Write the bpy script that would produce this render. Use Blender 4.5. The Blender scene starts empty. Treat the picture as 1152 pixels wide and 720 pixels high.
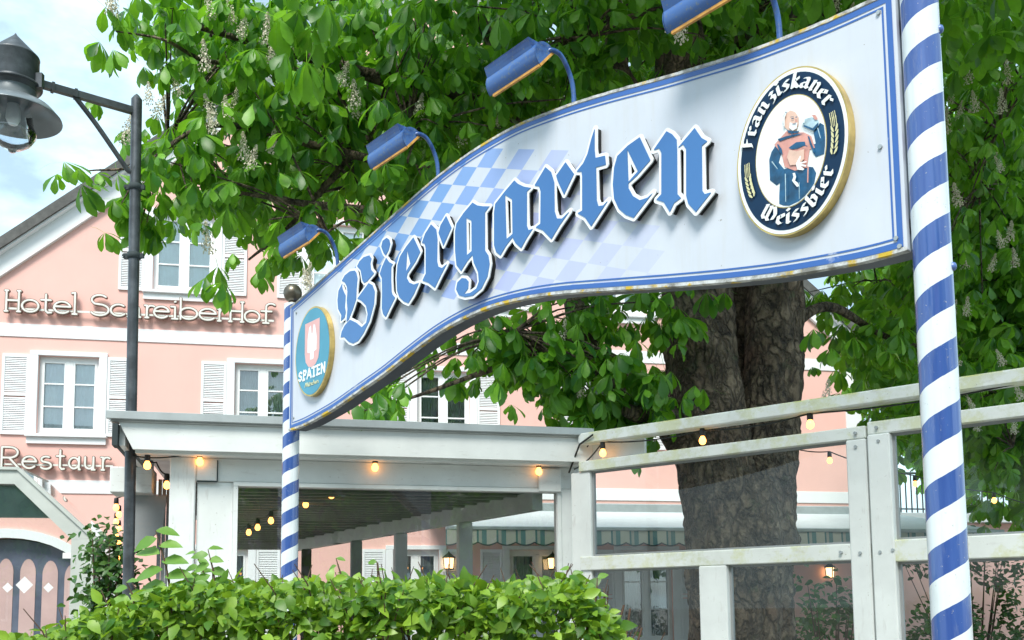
import bpy, bmesh, math, random
import numpy as np
from mathutils import Vector, Matrix, noise, geometry
random.seed(7); rng = np.random.default_rng(11)
sin, cos, PI, R = math.sin, math.cos, math.pi, math.radians
sc = bpy.context.scene
COL = sc.collection

# ------------------------------------------------------------------ camera, sky, sun, exposure
FPX, PCX, PCY, ROLL, EYE = 1100.0, 576.0, 577.0, 0.0095, 1.55
PITCH = math.atan(106/1100)
cam = bpy.data.objects.new('camera', bpy.data.cameras.new('camera')); COL.objects.link(cam)
CM = Matrix.Rotation(PI/2+PITCH, 4, 'X') @ Matrix.Rotation(-ROLL, 4, 'Z')
cam.matrix_world = Matrix.Translation((0, 0, EYE)) @ CM
cam.data.sensor_width = 36; cam.data.lens = FPX*36/1152
cam.data.shift_y = (PCY-360)/1152
cam.data.clip_start = 0.05; cam.data.clip_end = 800
sc.camera = cam

SUN_EL, SUN_AZ = R(52), R(-14)      # the sun stands behind the camera, a little to its left
sun_dir = Vector((sin(SUN_AZ)*cos(SUN_EL), -cos(SUN_AZ)*cos(SUN_EL), sin(SUN_EL)))
sl = bpy.data.lights.new('sun', 'SUN'); sl.energy = 3.0; sl.angle = R(22.0); sl.color = (1, .955, .88)
sun = bpy.data.objects.new('sun', sl); COL.objects.link(sun)
sun.rotation_euler = sun_dir.to_track_quat('Z', 'Y').to_euler()
w = bpy.data.worlds.new('World'); sc.world = w; w.use_nodes = True
nt = w.node_tree; nt.nodes.clear()
wo = nt.nodes.new('ShaderNodeOutputWorld'); bg = nt.nodes.new('ShaderNodeBackground')
sky = nt.nodes.new('ShaderNodeTexSky'); sky.sky_type = 'NISHITA'; sky.sun_disc = False
sky.sun_elevation = SUN_EL; sky.sun_rotation = PI+SUN_AZ*-1; sky.air_density = 1.0; sky.dust_density = 1.5
tc = nt.nodes.new('ShaderNodeTexCoord'); mp = nt.nodes.new('ShaderNodeMapping'); mp.inputs['Scale'].default_value = (1, 1, 2.2)
mp.inputs['Location'].default_value = (5.48, 2.84, 1.72)
nz = nt.nodes.new('ShaderNodeTexNoise'); nz.inputs['Scale'].default_value = 3.4; nz.inputs['Detail'].default_value = 7; nz.inputs['Roughness'].default_value = .55
cr = nt.nodes.new('ShaderNodeValToRGB'); cr.color_ramp.elements[0].position = .44; cr.color_ramp.elements[1].position = .58
mx = nt.nodes.new('ShaderNodeMix'); mx.data_type = 'RGBA'
cl = nt.nodes.new('ShaderNodeMath'); cl.operation = 'MULTIPLY_ADD'; cl.inputs[1].default_value = .62; cl.inputs[2].default_value = .36
mx.inputs[7].default_value = (6.0, 8.1, 9.0, 1)
nt.links.new(tc.outputs['Generated'], mp.inputs[0]); nt.links.new(mp.outputs[0], nz.inputs['Vector'])
nt.links.new(nz.outputs['Fac'], cr.inputs[0]); nt.links.new(cr.outputs[0], cl.inputs[0]); nt.links.new(cl.outputs[0], mx.inputs[0])
nt.links.new(sky.outputs[0], mx.inputs[6]); nt.links.new(mx.outputs[2], bg.inputs[0]); nt.links.new(bg.outputs[0], wo.inputs[0])
bg.inputs[1].default_value = 0.125
sc.view_settings.view_transform = 'Standard'; sc.view_settings.look = 'None'
sc.view_settings.exposure = 0.64; sc.view_settings.gamma = 1; sc.view_settings.use_curve_mapping = False
sc.render.resolution_x = 1024; sc.render.resolution_y = 640
sc.cycles.max_bounces = 8; sc.cycles.transparent_max_bounces = 24

# ------------------------------------------------------------------ helpers
def ray(x, y):
    return CM.to_3x3() @ Vector(((x-PCX)/FPX, -(y-PCY)/FPX, -1))
def at(x, y, Y):
    v = ray(x, y); t = Y/v.y
    return Vector((v.x*t, Y, EYE+v.z*t))
class Plane:            # a vertical plane: s runs along it, z up, depth y away from the viewer
    def __init__(s, P, ang=None, Q=None):
        s.P = Vector(P)
        s.d = Vector((sin(R(ang)), cos(R(ang)))) if Q is None else (Vector(Q)-s.P).normalized()
        s.n = Vector((s.d.y, -s.d.x)); s.rot = math.atan2(s.d.y, s.d.x)
    def sz(s, x, y, off=0.0):
        v = ray(x, y); P = s.P - s.n*off
        t = s.n.dot(P)/s.n.dot(Vector((v.x, v.y)))
        return ((Vector((v.x, v.y))*t-P).dot(s.d), EYE+v.z*t)
    def wp(s, a, y, z):
        q = s.P + s.d*a - s.n*y
        return Vector((q.x, q.y, z))
_v = ray(80, 683); HOT = Plane((_v.x/_v.y*17, 17), 78.5)
_v = ray(325, 683); PAV = Plane((_v.x/_v.y*7.3, 7.3), 75.7)
_v = ray(657, 683); FEN = Plane((_v.x/_v.y*7.87, 7.87), 130)
SGN = Plane((-1.50, 6.5), Q=(1.305, 3.1))
_v = ray(15, 683); POR = Plane((_v.x/_v.y*10.2, 10.2), 78.5)

def tag(o, label=None, cat=None, group=None, kind=None):
    if label: o['label'] = label
    if cat: o['category'] = cat
    if group: o['group'] = group
    if kind: o['kind'] = kind
    return o
def thing(name, loc, rz, label, cat, group=None):
    o = bpy.data.objects.new(name, None); COL.objects.link(o); o.empty_display_size = .1
    o.location = loc; o.rotation_euler = (0, 0, rz)
    return tag(o, label, cat, group)
def on_plane(name, pl, label, cat, group=None, s=0, y=0, z=0):
    return thing(name, pl.wp(s, y, z), pl.rot, label, cat, group)
def link(name, me, m, parent=None, loc=None):
    if m is not None:
        me.materials.clear()
        for q in (m if isinstance(m, (list, tuple)) else [m]): me.materials.append(q)
    o = bpy.data.objects.new(name, me); COL.objects.link(o)
    if parent: o.parent = parent
    if loc: o.location = loc
    return o
def copy_tree(o, parent=None):
    c = o.copy(); COL.objects.link(c)
    if parent: c.parent = parent
    for ch in list(o.children): copy_tree(ch, c)
    return c
class MB:
    def __init__(s): s.v = []; s.f = []; s.mi = []; s.sm = []
    def add(s, vs, fs, mi=0, smooth=False):
        b = len(s.v); s.v += [tuple(q) for q in vs]
        for f in fs: s.f.append(tuple(b+i for i in f)); s.mi.append(mi); s.sm.append(smooth)
    def box(s, x0, x1, y0, y1, z0, z1, mi=0, bev=0.0):
        if bev > 0:
            b = min(bev, (x1-x0)/2.2, (y1-y0)/2.2, (z1-z0)/2.2)
            bm = bmesh.new(); bmesh.ops.create_cube(bm, size=1)
            for v in bm.verts: v.co = Vector((x0+(v.co.x+.5)*(x1-x0), y0+(v.co.y+.5)*(y1-y0), z0+(v.co.z+.5)*(z1-z0)))
            bmesh.ops.bevel(bm, geom=bm.edges[:], offset=b, segments=1, affect='EDGES')
            bm.verts.index_update()
            s.add([v.co for v in bm.verts], [[v.index for v in f.verts] for f in bm.faces], mi); bm.free(); return
        vs = [(x, y, z) for x in (x0, x1) for y in (y0, y1) for z in (z0, z1)]
        s.add(vs, [(0, 1, 3, 2), (4, 6, 7, 5), (0, 4, 5, 1), (2, 3, 7, 6), (0, 2, 6, 4), (1, 5, 7, 3)], mi)
    def bar(s, p, q, wx, wz, mi=0, up=(0, 0, 1)):
        p, q = Vector(p), Vector(q); d = (q-p).normalized(); u = Vector(up)
        a = d.cross(u)
        if a.length < 1e-4: a = d.cross(Vector((1, 0, 0)))
        a.normalize(); b = a.cross(d)
        vs = [c+a*i*wx/2+b*j*wz/2 for c in (p, q) for i, j in ((-1, -1), (1, -1), (1, 1), (-1, 1))]
        s.add(vs, [(3, 2, 1, 0), (4, 5, 6, 7), (0, 1, 5, 4), (1, 2, 6, 5), (2, 3, 7, 6), (3, 0, 4, 7)], mi)
    def tube(s, pts, rad, n=10, mi=0, cap=True, smooth=True):
        pts = [Vector(p) for p in pts]; m = len(pts)
        rad = [rad]*m if not hasattr(rad, '__len__') else rad
        vs = []; prev = None
        for i, p in enumerate(pts):
            d = (pts[min(i+1, m-1)]-pts[max(i-1, 0)]).normalized()
            if prev is None:
                a = d.cross(Vector((0, 0, 1)));  a = a if a.length > 1e-3 else d.cross(Vector((0, 1, 0)))
            else: a = prev - d*prev.dot(d)
            a.normalize(); prev = a; b = d.cross(a)
            vs += [p+(a*cos(2*PI*k/n)+b*sin(2*PI*k/n))*rad[i] for k in range(n)]
        fs = [(i*n+k, i*n+(k+1) % n, (i+1)*n+(k+1) % n, (i+1)*n+k) for i in range(m-1) for k in range(n)]
        s.add(vs, fs, mi, smooth)
        if cap: s.add(vs[:n], [tuple(range(n))[::-1]], mi); s.add(vs[-n:], [tuple(range(n))], mi)
    def lathe(s, prof, n=24, c=(0, 0), mi=0, smooth=True):
        vs = [(c[0]+r*cos(2*PI*k/n), c[1]+r*sin(2*PI*k/n), z) for r, z in prof for k in range(n)]
        s.add(vs, [(i*n+k, i*n+(k+1) % n, (i+1)*n+(k+1) % n, (i+1)*n+k) for i in range(len(prof)-1) for k in range(n)], mi, smooth)
    def prism(s, loop, y0, y1, mi=0, mi_side=None):   # loop in (s, z), extruded y0 (front) to y1 (back)
        t = geometry.tessellate_polygon([[Vector((a, b, 0)) for a, b in loop]]); n = len(loop)
        ar = sum(loop[i][0]*loop[(i+1) % n][1]-loop[(i+1) % n][0]*loop[i][1] for i in range(n))
        s.add([(a, y0, b) for a, b in loop], [f[:] for f in t], mi); s.add([(a, y1, b) for a, b in loop], [f[::-1] for f in t], mi)
        s.add([(a, y0, b) for a, b in loop]+[(a, y1, b) for a, b in loop], [(i, (i+1) % n, n+(i+1) % n, n+i) for i in range(n)], mi if mi_side is None else mi_side)
    def sheet(s, loop, y, mi=0):
        t = geometry.tessellate_polygon([[Vector((a, b, 0)) for a, b in loop]])
        s.add([(a, y, b) for a, b in loop], [f[:] for f in t], mi)
    def mesh(s, name='mesh', fixn=True):
        me = bpy.data.meshes.new(name); me.from_pydata(s.v, [], s.f)
        me.polygons.foreach_set('material_index', s.mi); me.polygons.foreach_set('use_smooth', s.sm)
        if fixn:
            bm = bmesh.new(); bm.from_mesh(me); bmesh.ops.recalc_face_normals(bm, faces=bm.faces[:]); bm.to_mesh(me); bm.free()
        me.update(); return me
    def build(s, name, m, parent=None, fixn=True):
        return link(name, s.mesh(name, fixn), m, parent)
def smooth_by_angle(o, deg=35):
    pass

# ------------------------------------------------------------------ materials
class G:
    def __init__(s, name):
        s.m = bpy.data.materials.new(name); s.m.use_nodes = True; s.t = s.m.node_tree
        s.b = s.t.nodes['Principled BSDF']; s.o = s.t.nodes['Material Output']
    def n(s, typ, **kw):
        q = s.t.nodes.new('ShaderNode'+typ)
        for k, v in kw.items(): setattr(q, k, v)
        return q
    def put(s, sock, v):
        if hasattr(v, 'is_linked') or hasattr(v, 'links'): s.t.links.new(v, sock)
        elif hasattr(v, '__len__') and len(v) == 3 and sock.type == 'RGBA': sock.default_value = (*v, 1)
        else: sock.default_value = v
    def math(s, op, a, b=0.0, c=0.0):
        q = s.n('Math', operation=op); s.put(q.inputs[0], a); s.put(q.inputs[1], b); s.put(q.inputs[2], c); return q.outputs[0]
    def mix(s, f, a, b, typ='MIX'):
        q = s.n('Mix', data_type='RGBA', blend_type=typ); s.put(q.inputs[0], f); s.put(q.inputs[6], a); s.put(q.inputs[7], b); return q.outputs[2]
    def coord(s, kind='Object', scale=(1, 1, 1)):
        c = s.n('TexCoord'); m_ = s.n('Mapping'); m_.inputs['Scale'].default_value = scale; s.t.links.new(c.outputs[kind], m_.inputs[0]); return m_.outputs[0]
    def noise(s, scale=5, detail=4, rough=.55, vec=None, out='Fac'):
        q = s.n('TexNoise'); q.inputs['Scale'].default_value = scale; q.inputs['Detail'].default_value = detail; q.inputs['Roughness'].default_value = rough
        s.t.links.new(vec if vec is not None else s.coord(), q.inputs['Vector']); return q.outputs[out]
    def ramp(s, f, stops):
        q = s.n('ValToRGB'); e = q.color_ramp.elements
        while len(e) < len(stops): e.new(.5)
        for i, (p, c) in enumerate(stops): e[i].position = p; e[i].color = (*c, 1) if hasattr(c, '__len__') else (c, c, c, 1)
        s.put(q.inputs[0], f); return q.outputs[0]
    def bump(s, h, st=.2, dist=.02):
        q = s.n('Bump'); q.inputs['Strength'].default_value = st; q.inputs['Distance'].default_value = dist; s.put(q.inputs['Height'], h)
        s.t.links.new(q.outputs[0], s.b.inputs['Normal'])
    def set(s, col=None, rough=None, metal=None, **kw):
        if col is not None: s.put(s.b.inputs['Base Color'], col)
        if rough is not None: s.put(s.b.inputs['Roughness'], rough)
        if metal is not None: s.put(s.b.inputs['Metallic'], metal)
        for k, v in kw.items(): s.put(s.b.inputs[k.replace('_', ' ')], v)
        return s.m
def plain(name, col, rough=.5, metal=0, var=.12, scale=6, bump=0, bscale=60, **kw):
    g = G(name); f = g.noise(scale, 5)
    c = g.mix(g.ramp(f, [(.3, 0), (.7, 1)]), tuple(x*(1-var) for x in col), tuple(min(1, x*(1+var*.6)) for x in col))
    if bump: g.bump(g.noise(bscale, 3), bump, .004)
    return g.set(c, rough, metal, **kw)
def emis(name, col, st):
    g = G(name); g.put(g.b.inputs['Emission Color'], col); g.b.inputs['Emission Strength'].default_value = st
    return g.set(col, .4)
def painted_wood(name, col, moss=0.0, up=False):
    g = G(name)
    f = g.noise(3.5, 6, .6, g.coord('Object', (1, 1, 1))); st = g.noise(26, 4, .6, g.coord('Object', (1, 1, .2) if up else (.25, 1, 1)))
    c = g.mix(g.ramp(f, [(.35, 0), (.75, 1)]), tuple(x*.86 for x in col), col)
    c = g.mix(g.math('MULTIPLY', g.ramp(st, [(.60, 0), (.74, 1)]), .3), c, (.36, .33, .30))
    c = g.mix(g.ramp(g.noise(34, 5, .7), [(.66, 0), (.70, .7)]), c, (.30, .28, .24))
    if moss:
        geo = g.n('NewGeometry'); sep = g.n('SeparateXYZ'); g.t.links.new(geo.outputs['Normal'], sep.inputs[0])
        mn = g.noise(6, 7, .72); 
        up = g.ramp(sep.outputs[2], [(.3, .5), (.8, 1)])
        k = g.math('MULTIPLY', g.ramp(mn, [(.46, 0), (.60, 1)]), g.math('MULTIPLY', up, moss))
        c = g.mix(k, c, g.mix(g.ramp(g.noise(3, 4), [(.4, 0), (.6, 1)]), (.36, .40, .22), (.50, .52, .14)))
    g.bump(st, .25, .003)
    return g.set(c, .5)

M = {}
M['white_paint'] = painted_wood('weathered_white_paint', (.78, .82, .81))
M['white_post'] = painted_wood('weathered_white_post', (.78, .82, .81), 0, True)
M['mossy_white'] = painted_wood('mossy_white_paint', (.78, .82, .79), .9)
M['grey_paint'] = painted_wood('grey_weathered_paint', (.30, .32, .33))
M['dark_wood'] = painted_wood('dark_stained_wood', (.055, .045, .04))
M['bulb_socket'] = plain('black_socket_plastic', (.02, .02, .02), .5)
M['cable'] = plain('black_rubber_cable', (.018, .022, .02), .5)
M['bulb'] = emis('warm_bulb', (1, .40, .09), 3.6)
M['filament'] = emis('filament', (1, .72, .35), 60.0)
M['zinc'] = plain('zinc_flashing', (.42, .46, .47), .45, .4, .15, 5)
M['post_metal'] = None
def lamp_metal():
    g = G('dark_grey_lamp_paint'); f = g.noise(9, 6, .6)
    c = g.mix(g.ramp(f, [(.4, 0), (.7, 1)]), (.055, .062, .07), (.11, .125, .14))
    c = g.mix(g.ramp(g.noise(30, 4), [(.66, 0), (.75, .5)]), c, (.2, .2, .2))
    return g.set(c, .38, .35)
M['post_metal'] = lamp_metal()
def glass(name, tint=(.93, .97, .96), gloss=1.0, ior=1.5, dirt=.06):
    g = G(name); g.t.nodes.remove(g.b)
    tr = g.n('BsdfTransparent'); tr.inputs[0].default_value = (*tint, 1)
    gl = g.n('BsdfGlossy'); gl.inputs['Roughness'].default_value = .01; gl.inputs[0].default_value = (1, 1, 1, 1)
    df = g.n('BsdfDiffuse'); df.inputs[0].default_value = (.55, .58, .56, 1)
    lw = g.n('Fresnel'); lw.inputs[0].default_value = ior
    a = g.n('MixShader'); b = g.n('MixShader')
    g.put(a.inputs[0], g.math('MULTIPLY', g.ramp(g.noise(2.5, 6, .65), [(.45, 0), (.8, 1)]), dirt))
    g.t.links.new(tr.outputs[0], a.inputs[1]); g.t.links.new(df.outputs[0], a.inputs[2])
    g.put(b.inputs[0], g.math('MULTIPLY', lw.outputs[0], gloss)); g.t.links.new(a.outputs[0], b.inputs[1]); g.t.links.new(gl.outputs[0], b.inputs[2])
    g.t.links.new(b.outputs[0], g.o.inputs[0]); return g.m
M['glass'] = glass('window_glass', gloss=3.2)
M['fence_glass'] = glass('fence_glass', gloss=.8, dirt=.07)
M['lamp_glass'] = glass('lamp_globe_glass', (.9, .95, .98), 2.0)
def render_wall(name, col, dirt=.1):
    g = G(name); f = g.noise(.8, 6, .6); 
    c = g.mix(g.ramp(f, [(.3, 0), (.75, 1)]), tuple(x*(1-dirt) for x in col), col)
    st = g.noise(3, 5, .6, g.coord('Object', (3, 3, .35)))
    c = g.mix(g.math('MULTIPLY', g.ramp(st, [(.55, 0), (.85, 1)]), .25), c, tuple(x*.8 for x in col))
    c = g.mix(g.ramp(g.noise(1.6, 7, .7), [(.58, 0), (.72, .18)]), c, tuple(x*.75 for x in col))
    g.bump(g.noise(120, 3), .25, .004); return g.set(c, .85)
M['pink'] = render_wall('pink_render', (.84, .50, .44))
M['white_render'] = render_wall('white_render', (.80, .81, .82), .06)
M['shutter'] = plain('grey_white_shutter_paint', (.62, .66, .64), .5, var=.06)
M['sash'] = plain('white_sash_paint', (.80, .82, .82), .4, var=.04)
M['pane_reflection'] = plain('pale_pane_reflection', (.86, .93, .95), .8, var=.05)
M['curtain_or_reflection'] = plain('pale_curtain', (.62, .68, .70), .9, var=.15, scale=4)
M['dark_room'] = plain('dark_interior', (.035, .045, .05), .8)
M['rooftile'] = plain('grey_brown_roof_edge', (.10, .10, .095), .8, var=.3, scale=10, bump=.5, bscale=30)

# ------------------------------------------------------------------ outline tools (cut-out letters)
def sd_poly(X, Y, poly, holes=()):
    d = np.full(X.shape, 1e9); ins = np.zeros(X.shape, bool)
    for L in (poly, *holes):
        n = len(L)
        for i in range(n):
            ax, ay = L[i]; bx, by = L[(i+1) % n]; ex, ey = bx-ax, by-ay
            t = np.clip(((X-ax)*ex+(Y-ay)*ey)/(ex*ex+ey*ey+1e-12), 0, 1)
            d = np.minimum(d, (X-ax-t*ex)**2+(Y-ay-t*ey)**2)
            if ey != 0:
                c = (ay > Y) != (by > Y); ins ^= c & (X < (bx-ax)*(Y-ay)/(by-ay)+ax)
    d = np.sqrt(d); return np.where(ins, -d, d)
def sd_line(X, Y, pts):
    d = np.full(X.shape, 1e9)
    for (ax, ay), (bx, by) in zip(pts[:-1], pts[1:]):
        ex, ey = bx-ax, by-ay; t = np.clip(((X-ax)*ex+(Y-ay)*ey)/(ex*ex+ey*ey+1e-12), 0, 1)
        d = np.minimum(d, (X-ax-t*ex)**2+(Y-ay-t*ey)**2)
    return np.sqrt(d)
def contour(F, x0, y0, h, eps):
    ny, nx = F.shape; F = np.where(F == 0, 1e-9, F); seg = {}
    S = F < 0; code = (S[:-1, :-1]*1+S[:-1, 1:]*2+S[1:, 1:]*4+S[1:, :-1]*8)
    T = {1: [(3, 0)], 2: [(0, 1)], 3: [(3, 1)], 4: [(1, 2)], 5: [(3, 0), (1, 2)], 6: [(0, 2)], 7: [(3, 2)], 8: [(2, 3)], 9: [(2, 0)], 10: [(0, 1), (2, 3)], 11: [(2, 1)], 12: [(1, 3)], 13: [(1, 0)], 14: [(0, 3)]}
    def key(j, i, e):
        return ('h', j, i) if e == 0 else ('v', j, i+1) if e == 1 else ('h', j+1, i) if e == 2 else ('v', j, i)
    for j, i in zip(*np.nonzero((code > 0) & (code < 15))):
        for a, b in T[int(code[j, i])]: seg[key(j, i, a)] = key(j, i, b)
    def pos(k):
        t, j, i = k
        if t == 'h': a, b = F[j, i], F[j, i+1]; return (x0+(i+a/(a-b))*h, y0+j*h)
        a, b = F[j, i], F[j+1, i]; return (x0+i*h, y0+(j+a/(a-b))*h)
    loops = []
    while seg:
        k0 = next(iter(seg)); L = []; k = k0
        while k in seg: L.append(pos(k)); k = seg.pop(k)
        if len(L) > 5: loops.append(L)
    def dp(P):
        if len(P) < 3: return P
        a, b = np.array(P[0]), np.array(P[-1]); A = np.array(P); e = b-a; ln = np.hypot(*e)
        d = np.abs((A[:, 0]-a[0])*e[1]-(A[:, 1]-a[1])*e[0])/ln if ln > 1e-9 else np.hypot(*(A-a).T)
        m = int(d.argmax())
        return [P[0], P[-1]] if d[m] < eps else dp(P[:m+1])[:-1]+dp(P[m:])
    out = []
    for L in loops:
        m = len(L)//2; q = dp(L[:m+1])[:-1]+dp(L[m:]+[L[0]])[:-1]
        if len(q) >= 3: out.append(q)
    return out
def field(polys, lines, h, pad):
    P = np.array([p for L, hs in polys for p in L]+[p for L, w_ in lines for p in L])
    x0, y0 = P.min(0)-pad; x1, y1 = P.max(0)+pad
    X, Y = np.meshgrid(np.arange(x0, x1+h, h), np.arange(y0, y1+h, h)); F = np.full(X.shape, 1e9)
    for L, hs in polys: F = np.minimum(F, sd_poly(X, Y, L, hs))
    for L, w_ in lines: F = np.minimum(F, sd_line(X, Y, L)-w_)
    return F, x0, y0
def cut(loops, y0, y1, name='cut'):
    """flat shape with holes, front at y0, back at y1, standing in the s-z plane"""
    cu = bpy.data.curves.new(name, 'CURVE'); cu.dimensions = '2D'; cu.fill_mode = 'BOTH'; cu.extrude = abs(y1-y0)/2
    for L in loops:
        sp = cu.splines.new('POLY'); sp.points.add(len(L)-1); sp.use_cyclic_u = True
        for p, q in zip(sp.points, L): p.co = (q[0], q[1], 0, 1)
    o = bpy.data.objects.new(name, cu); COL.objects.link(o); bpy.context.view_layer.update()
    me = bpy.data.meshes.new_from_object(o.evaluated_get(bpy.context.evaluated_depsgraph_get()))
    bpy.data.objects.remove(o); bpy.data.curves.remove(cu)
    yc = (y0+y1)/2
    for v in me.vertices: x, y, z = v.co; v.co = (x, yc-z, y)
    me.update(); return me
def shape(name, polys, lines, off, y0, y1, m, parent, h=.003, eps=None):
    F, x0, z0 = field(polys, lines, h, off+3*h)
    me = cut(contour(F-off, x0, z0, h, eps or h*.25), y0, y1, name)
    return link(name, me, m, parent)

# ------------------------------------------------------------------ the arched beer garden sign
TOP = [SGN.sz(*q) for q in [(328,344.5),(374,303),(421,260.6),(464,222),(489,200),(522,175),(553.7,155),(585,138),(640,117),(685,103),(755,84),(802,69.5),(840,58),(871,46),(909,31),(944,16.5),(975,1.7),(1006,-13)]]
BOT = [SGN.sz(*q) for q in [(325.5,484),(340.8,479),(375,460),(403,440),(431,421),(453,403),(470,390),(490,375),(516,360),(550,345),(590,335),(630,329.5),(670,327),(749,322),(808,317.5),(873,310.7),(926,302),(985,291),(1019,280.6)]]
def bump01(s): return (1-cos(2*PI*min(max(s/4.42, 0), 1)))/2
def fit(pts, s):     # measured outline, lightly pulled to the smooth swoosh it comes from
    xs = [p[0] for p in pts]; zs = [p[1] for p in pts]
    return float(np.interp(s, xs, zs))
def smooth_curve(pts):
    g = np.linspace(0.0, 4.405, 111); z = np.interp(g, [p[0] for p in pts], [p[1] for p in pts])
    for _ in range(6):
        z[1:-1] = z[1:-1]*.5+(z[:-2]+z[2:])*.25
    return g, z
TG = smooth_curve(TOP); BG = smooth_curve(BOT)
def top_z(s): return float(np.interp(s, *TG))
def bot_z(s): return float(np.interp(s, *BG))
SL = 4.402
def rim(d, n=90):
    S = [d+(SL-2*d)*i/(n-1) for i in range(n)]
    def sl_(f, s): return (f(s+.02)-f(s-.02))/.04
    up = [(s, top_z(s)-d*math.sqrt(1+sl_(top_z, min(max(s, .03), SL-.03))**2)) for s in S]
    dn = [(s, bot_z(s)+d*math.sqrt(1+sl_(bot_z, min(max(s, .03), SL-.03))**2)) for s in S]
    return dn+up[::-1]
def ring(mb, d0, d1, y, mi=0):
    a, b = rim(d0), rim(d1); n = len(a)
    mb.add([(s, y, z) for s, z in a]+[(s, y, z) for s, z in b], [(i, (i+1) % n, n+(i+1) % n, n+i) for i in range(n)], mi)
def sign_face_mat():
    g = G('sign_face_paint'); c = g.n('TexCoord'); sp = g.n('SeparateXYZ'); g.t.links.new(c.outputs['Object'], sp.inputs[0])
    s, z = sp.outputs[0], sp.outputs[2]
    # lozenges: cell = u*a + v*b, u = (.120,-.048), v = (-.098,-.066)
    det = .120*-.066-(-.098*-.048)
    s0 = g.math('SUBTRACT', s, 2.431); z0 = g.math('SUBTRACT', z, 3.798)
    a = g.math('MULTIPLY_ADD', s0, -.066/det, g.math('MULTIPLY', z0, .098/det))
    b = g.math('MULTIPLY_ADD', s0, .048/det, g.math('MULTIPLY', z0, .120/det))
    fa, fb = g.math('FLOOR', a), g.math('FLOOR', b)
    par = g.math('GREATER_THAN', g.math('ABSOLUTE', g.math('MODULO', g.math('ADD', fa, fb), 2.0)), .5)
    par = g.math('SUBTRACT', 1.0, par)
    ca, cb = g.math('ADD', fa, .5), g.math('ADD', fb, .5)
    cs = g.math('ADD', g.math('MULTIPLY_ADD', ca, .120, g.math('MULTIPLY', cb, -.098)), 2.431)
    cz = g.math('ADD', g.math('MULTIPLY_ADD', ca, -.048, g.math('MULTIPLY', cb, -.066)), 3.798)
    q = g.math('MULTIPLY_ADD', cs, .357, cz)
    k = g.math('MULTIPLY', g.math('GREATER_THAN', q, 3.86), g.math('LESS_THAN', q, 4.67))
    k = g.math('MULTIPLY', k, g.math('MULTIPLY', g.math('GREATER_THAN', cs, .55), g.math('LESS_THAN', cs, 3.35)))
    k = g.math('MULTIPLY', k, par)
    fade = g.ramp(g.math('DIVIDE', cs, 4.4), [(.52, 1.0), (.74, .35)])
    k = g.math('MULTIPLY', k, fade)
    hue = g.ramp(g.math('DIVIDE', g.math('SUBTRACT', cs, g.math('MULTIPLY', g.math('SUBTRACT', cz, 3.4), 1.2)), 4.4), [(.30, (.17, .33, .64)), (.60, (.42, .47, .76))])
    white = g.mix(g.ramp(g.noise(2.2, 6, .6), [(.3, 0), (.75, 1)]), (.54, .58, .65), (.63, .67, .74))
    streak = g.noise(9, 5, .6, g.coord('Object', (2.2, 1, .25)))
    white = g.mix(g.math('MULTIPLY', g.ramp(streak, [(.50, 0), (.75, 1)]), .34), white, (.52, .52, .50))
    col = g.mix(k, white, hue)
    spk = g.ramp(g.noise(55, 2, .5), [(.755, 0), (.775, 1)])
    col = g.mix(g.math('MULTIPLY', spk, .7), col, (.22, .2, .17))
    return g.set(col, .33, 0)
M['sign_face'] = sign_face_mat()
def stripe_mat():
    g = G('sign_border_blue'); f = g.ramp(g.noise(3, 6, .7), [(.62, 0), (.68, 1)])
    return g.set(g.mix(g.math('MULTIPLY', f, .65), (.040, .13, .42), (.55, .60, .70)), .35)
M['sign_blue'] = stripe_mat()
def edge_mat():
    g = G('lichened_sign_edge'); c = g.mix(g.ramp(g.noise(14, 6, .7), [(.42, 0), (.6, 1)]), (.62, .64, .64), (.22, .22, .20))
    c = g.mix(g.ramp(g.noise(9, 5, .6), [(.54, 0), (.60, 1)]), c, (.60, .42, .04))
    g.bump(g.noise(60, 4), .5, .004); return g.set(c, .8)
M['sign_edge'] = edge_mat()
M['sign_back'] = plain('dark_sign_casing', (.06, .075, .10), .45, var=.3)
sign = on_plane('beer_garden_sign', SGN, 'long arched white sign with raised blue blackletter word, spanning two striped poles', 'sign')
mb = MB(); mb.prism(rim(.0), .004, .022, 0, 1)
face = mb.build('face_panel', [M['sign_face'], M['sign_edge']], sign)
mb = MB(); mb.prism(rim(.006), .0225, .125, 0); mb.build('casing', M['sign_back'], sign)
mb = MB(); ring(mb, .013, .034, .0025); ring(mb, .043, .050, .0025); mb.build('border_stripe', M['sign_blue'], sign)
# rolled edge strip over the top rim, chipped and lichened
mb = MB(); S = [i*SL/140 for i in range(141)]
mb.add([(s, y, top_z(s)+dz+.002*noise.noise((s*30, y*90, 1))) for s in S for y, dz in ((.000, -.010), (.000, .003), (.024, .005), (.024, -.004))],
       [(i*4+k, i*4+k+1, i*4+k+5, i*4+k+4) for i in range(140) for k in range(3)])
mb.build('top_edge_strip', M['sign_edge'], sign)
mb = MB(); mb.add([(s, y, bot_z(s)+dz+.002*noise.noise((s*30, y*90, 5))) for s in S for y, dz in ((.000, .010), (.000, -.003), (.024, -.005), (.024, .004))],
       [(i*4+k, i*4+k+1, i*4+k+5, i*4+k+4) for i in range(140) for k in range(3)])
mb.build('bottom_edge_strip', M['sign_edge'], sign)
mb = MB()
for px, py in [(988,14),(1012,277),(1008,268),(990,165),(333,352),(330,470)]:
    s, z = SGN.sz(px, py); mb = MB(); mb.tube([(s, -.003, z), (s, .004, z)], .008, 8); mb.build('screw', M['zinc'], sign)
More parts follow.
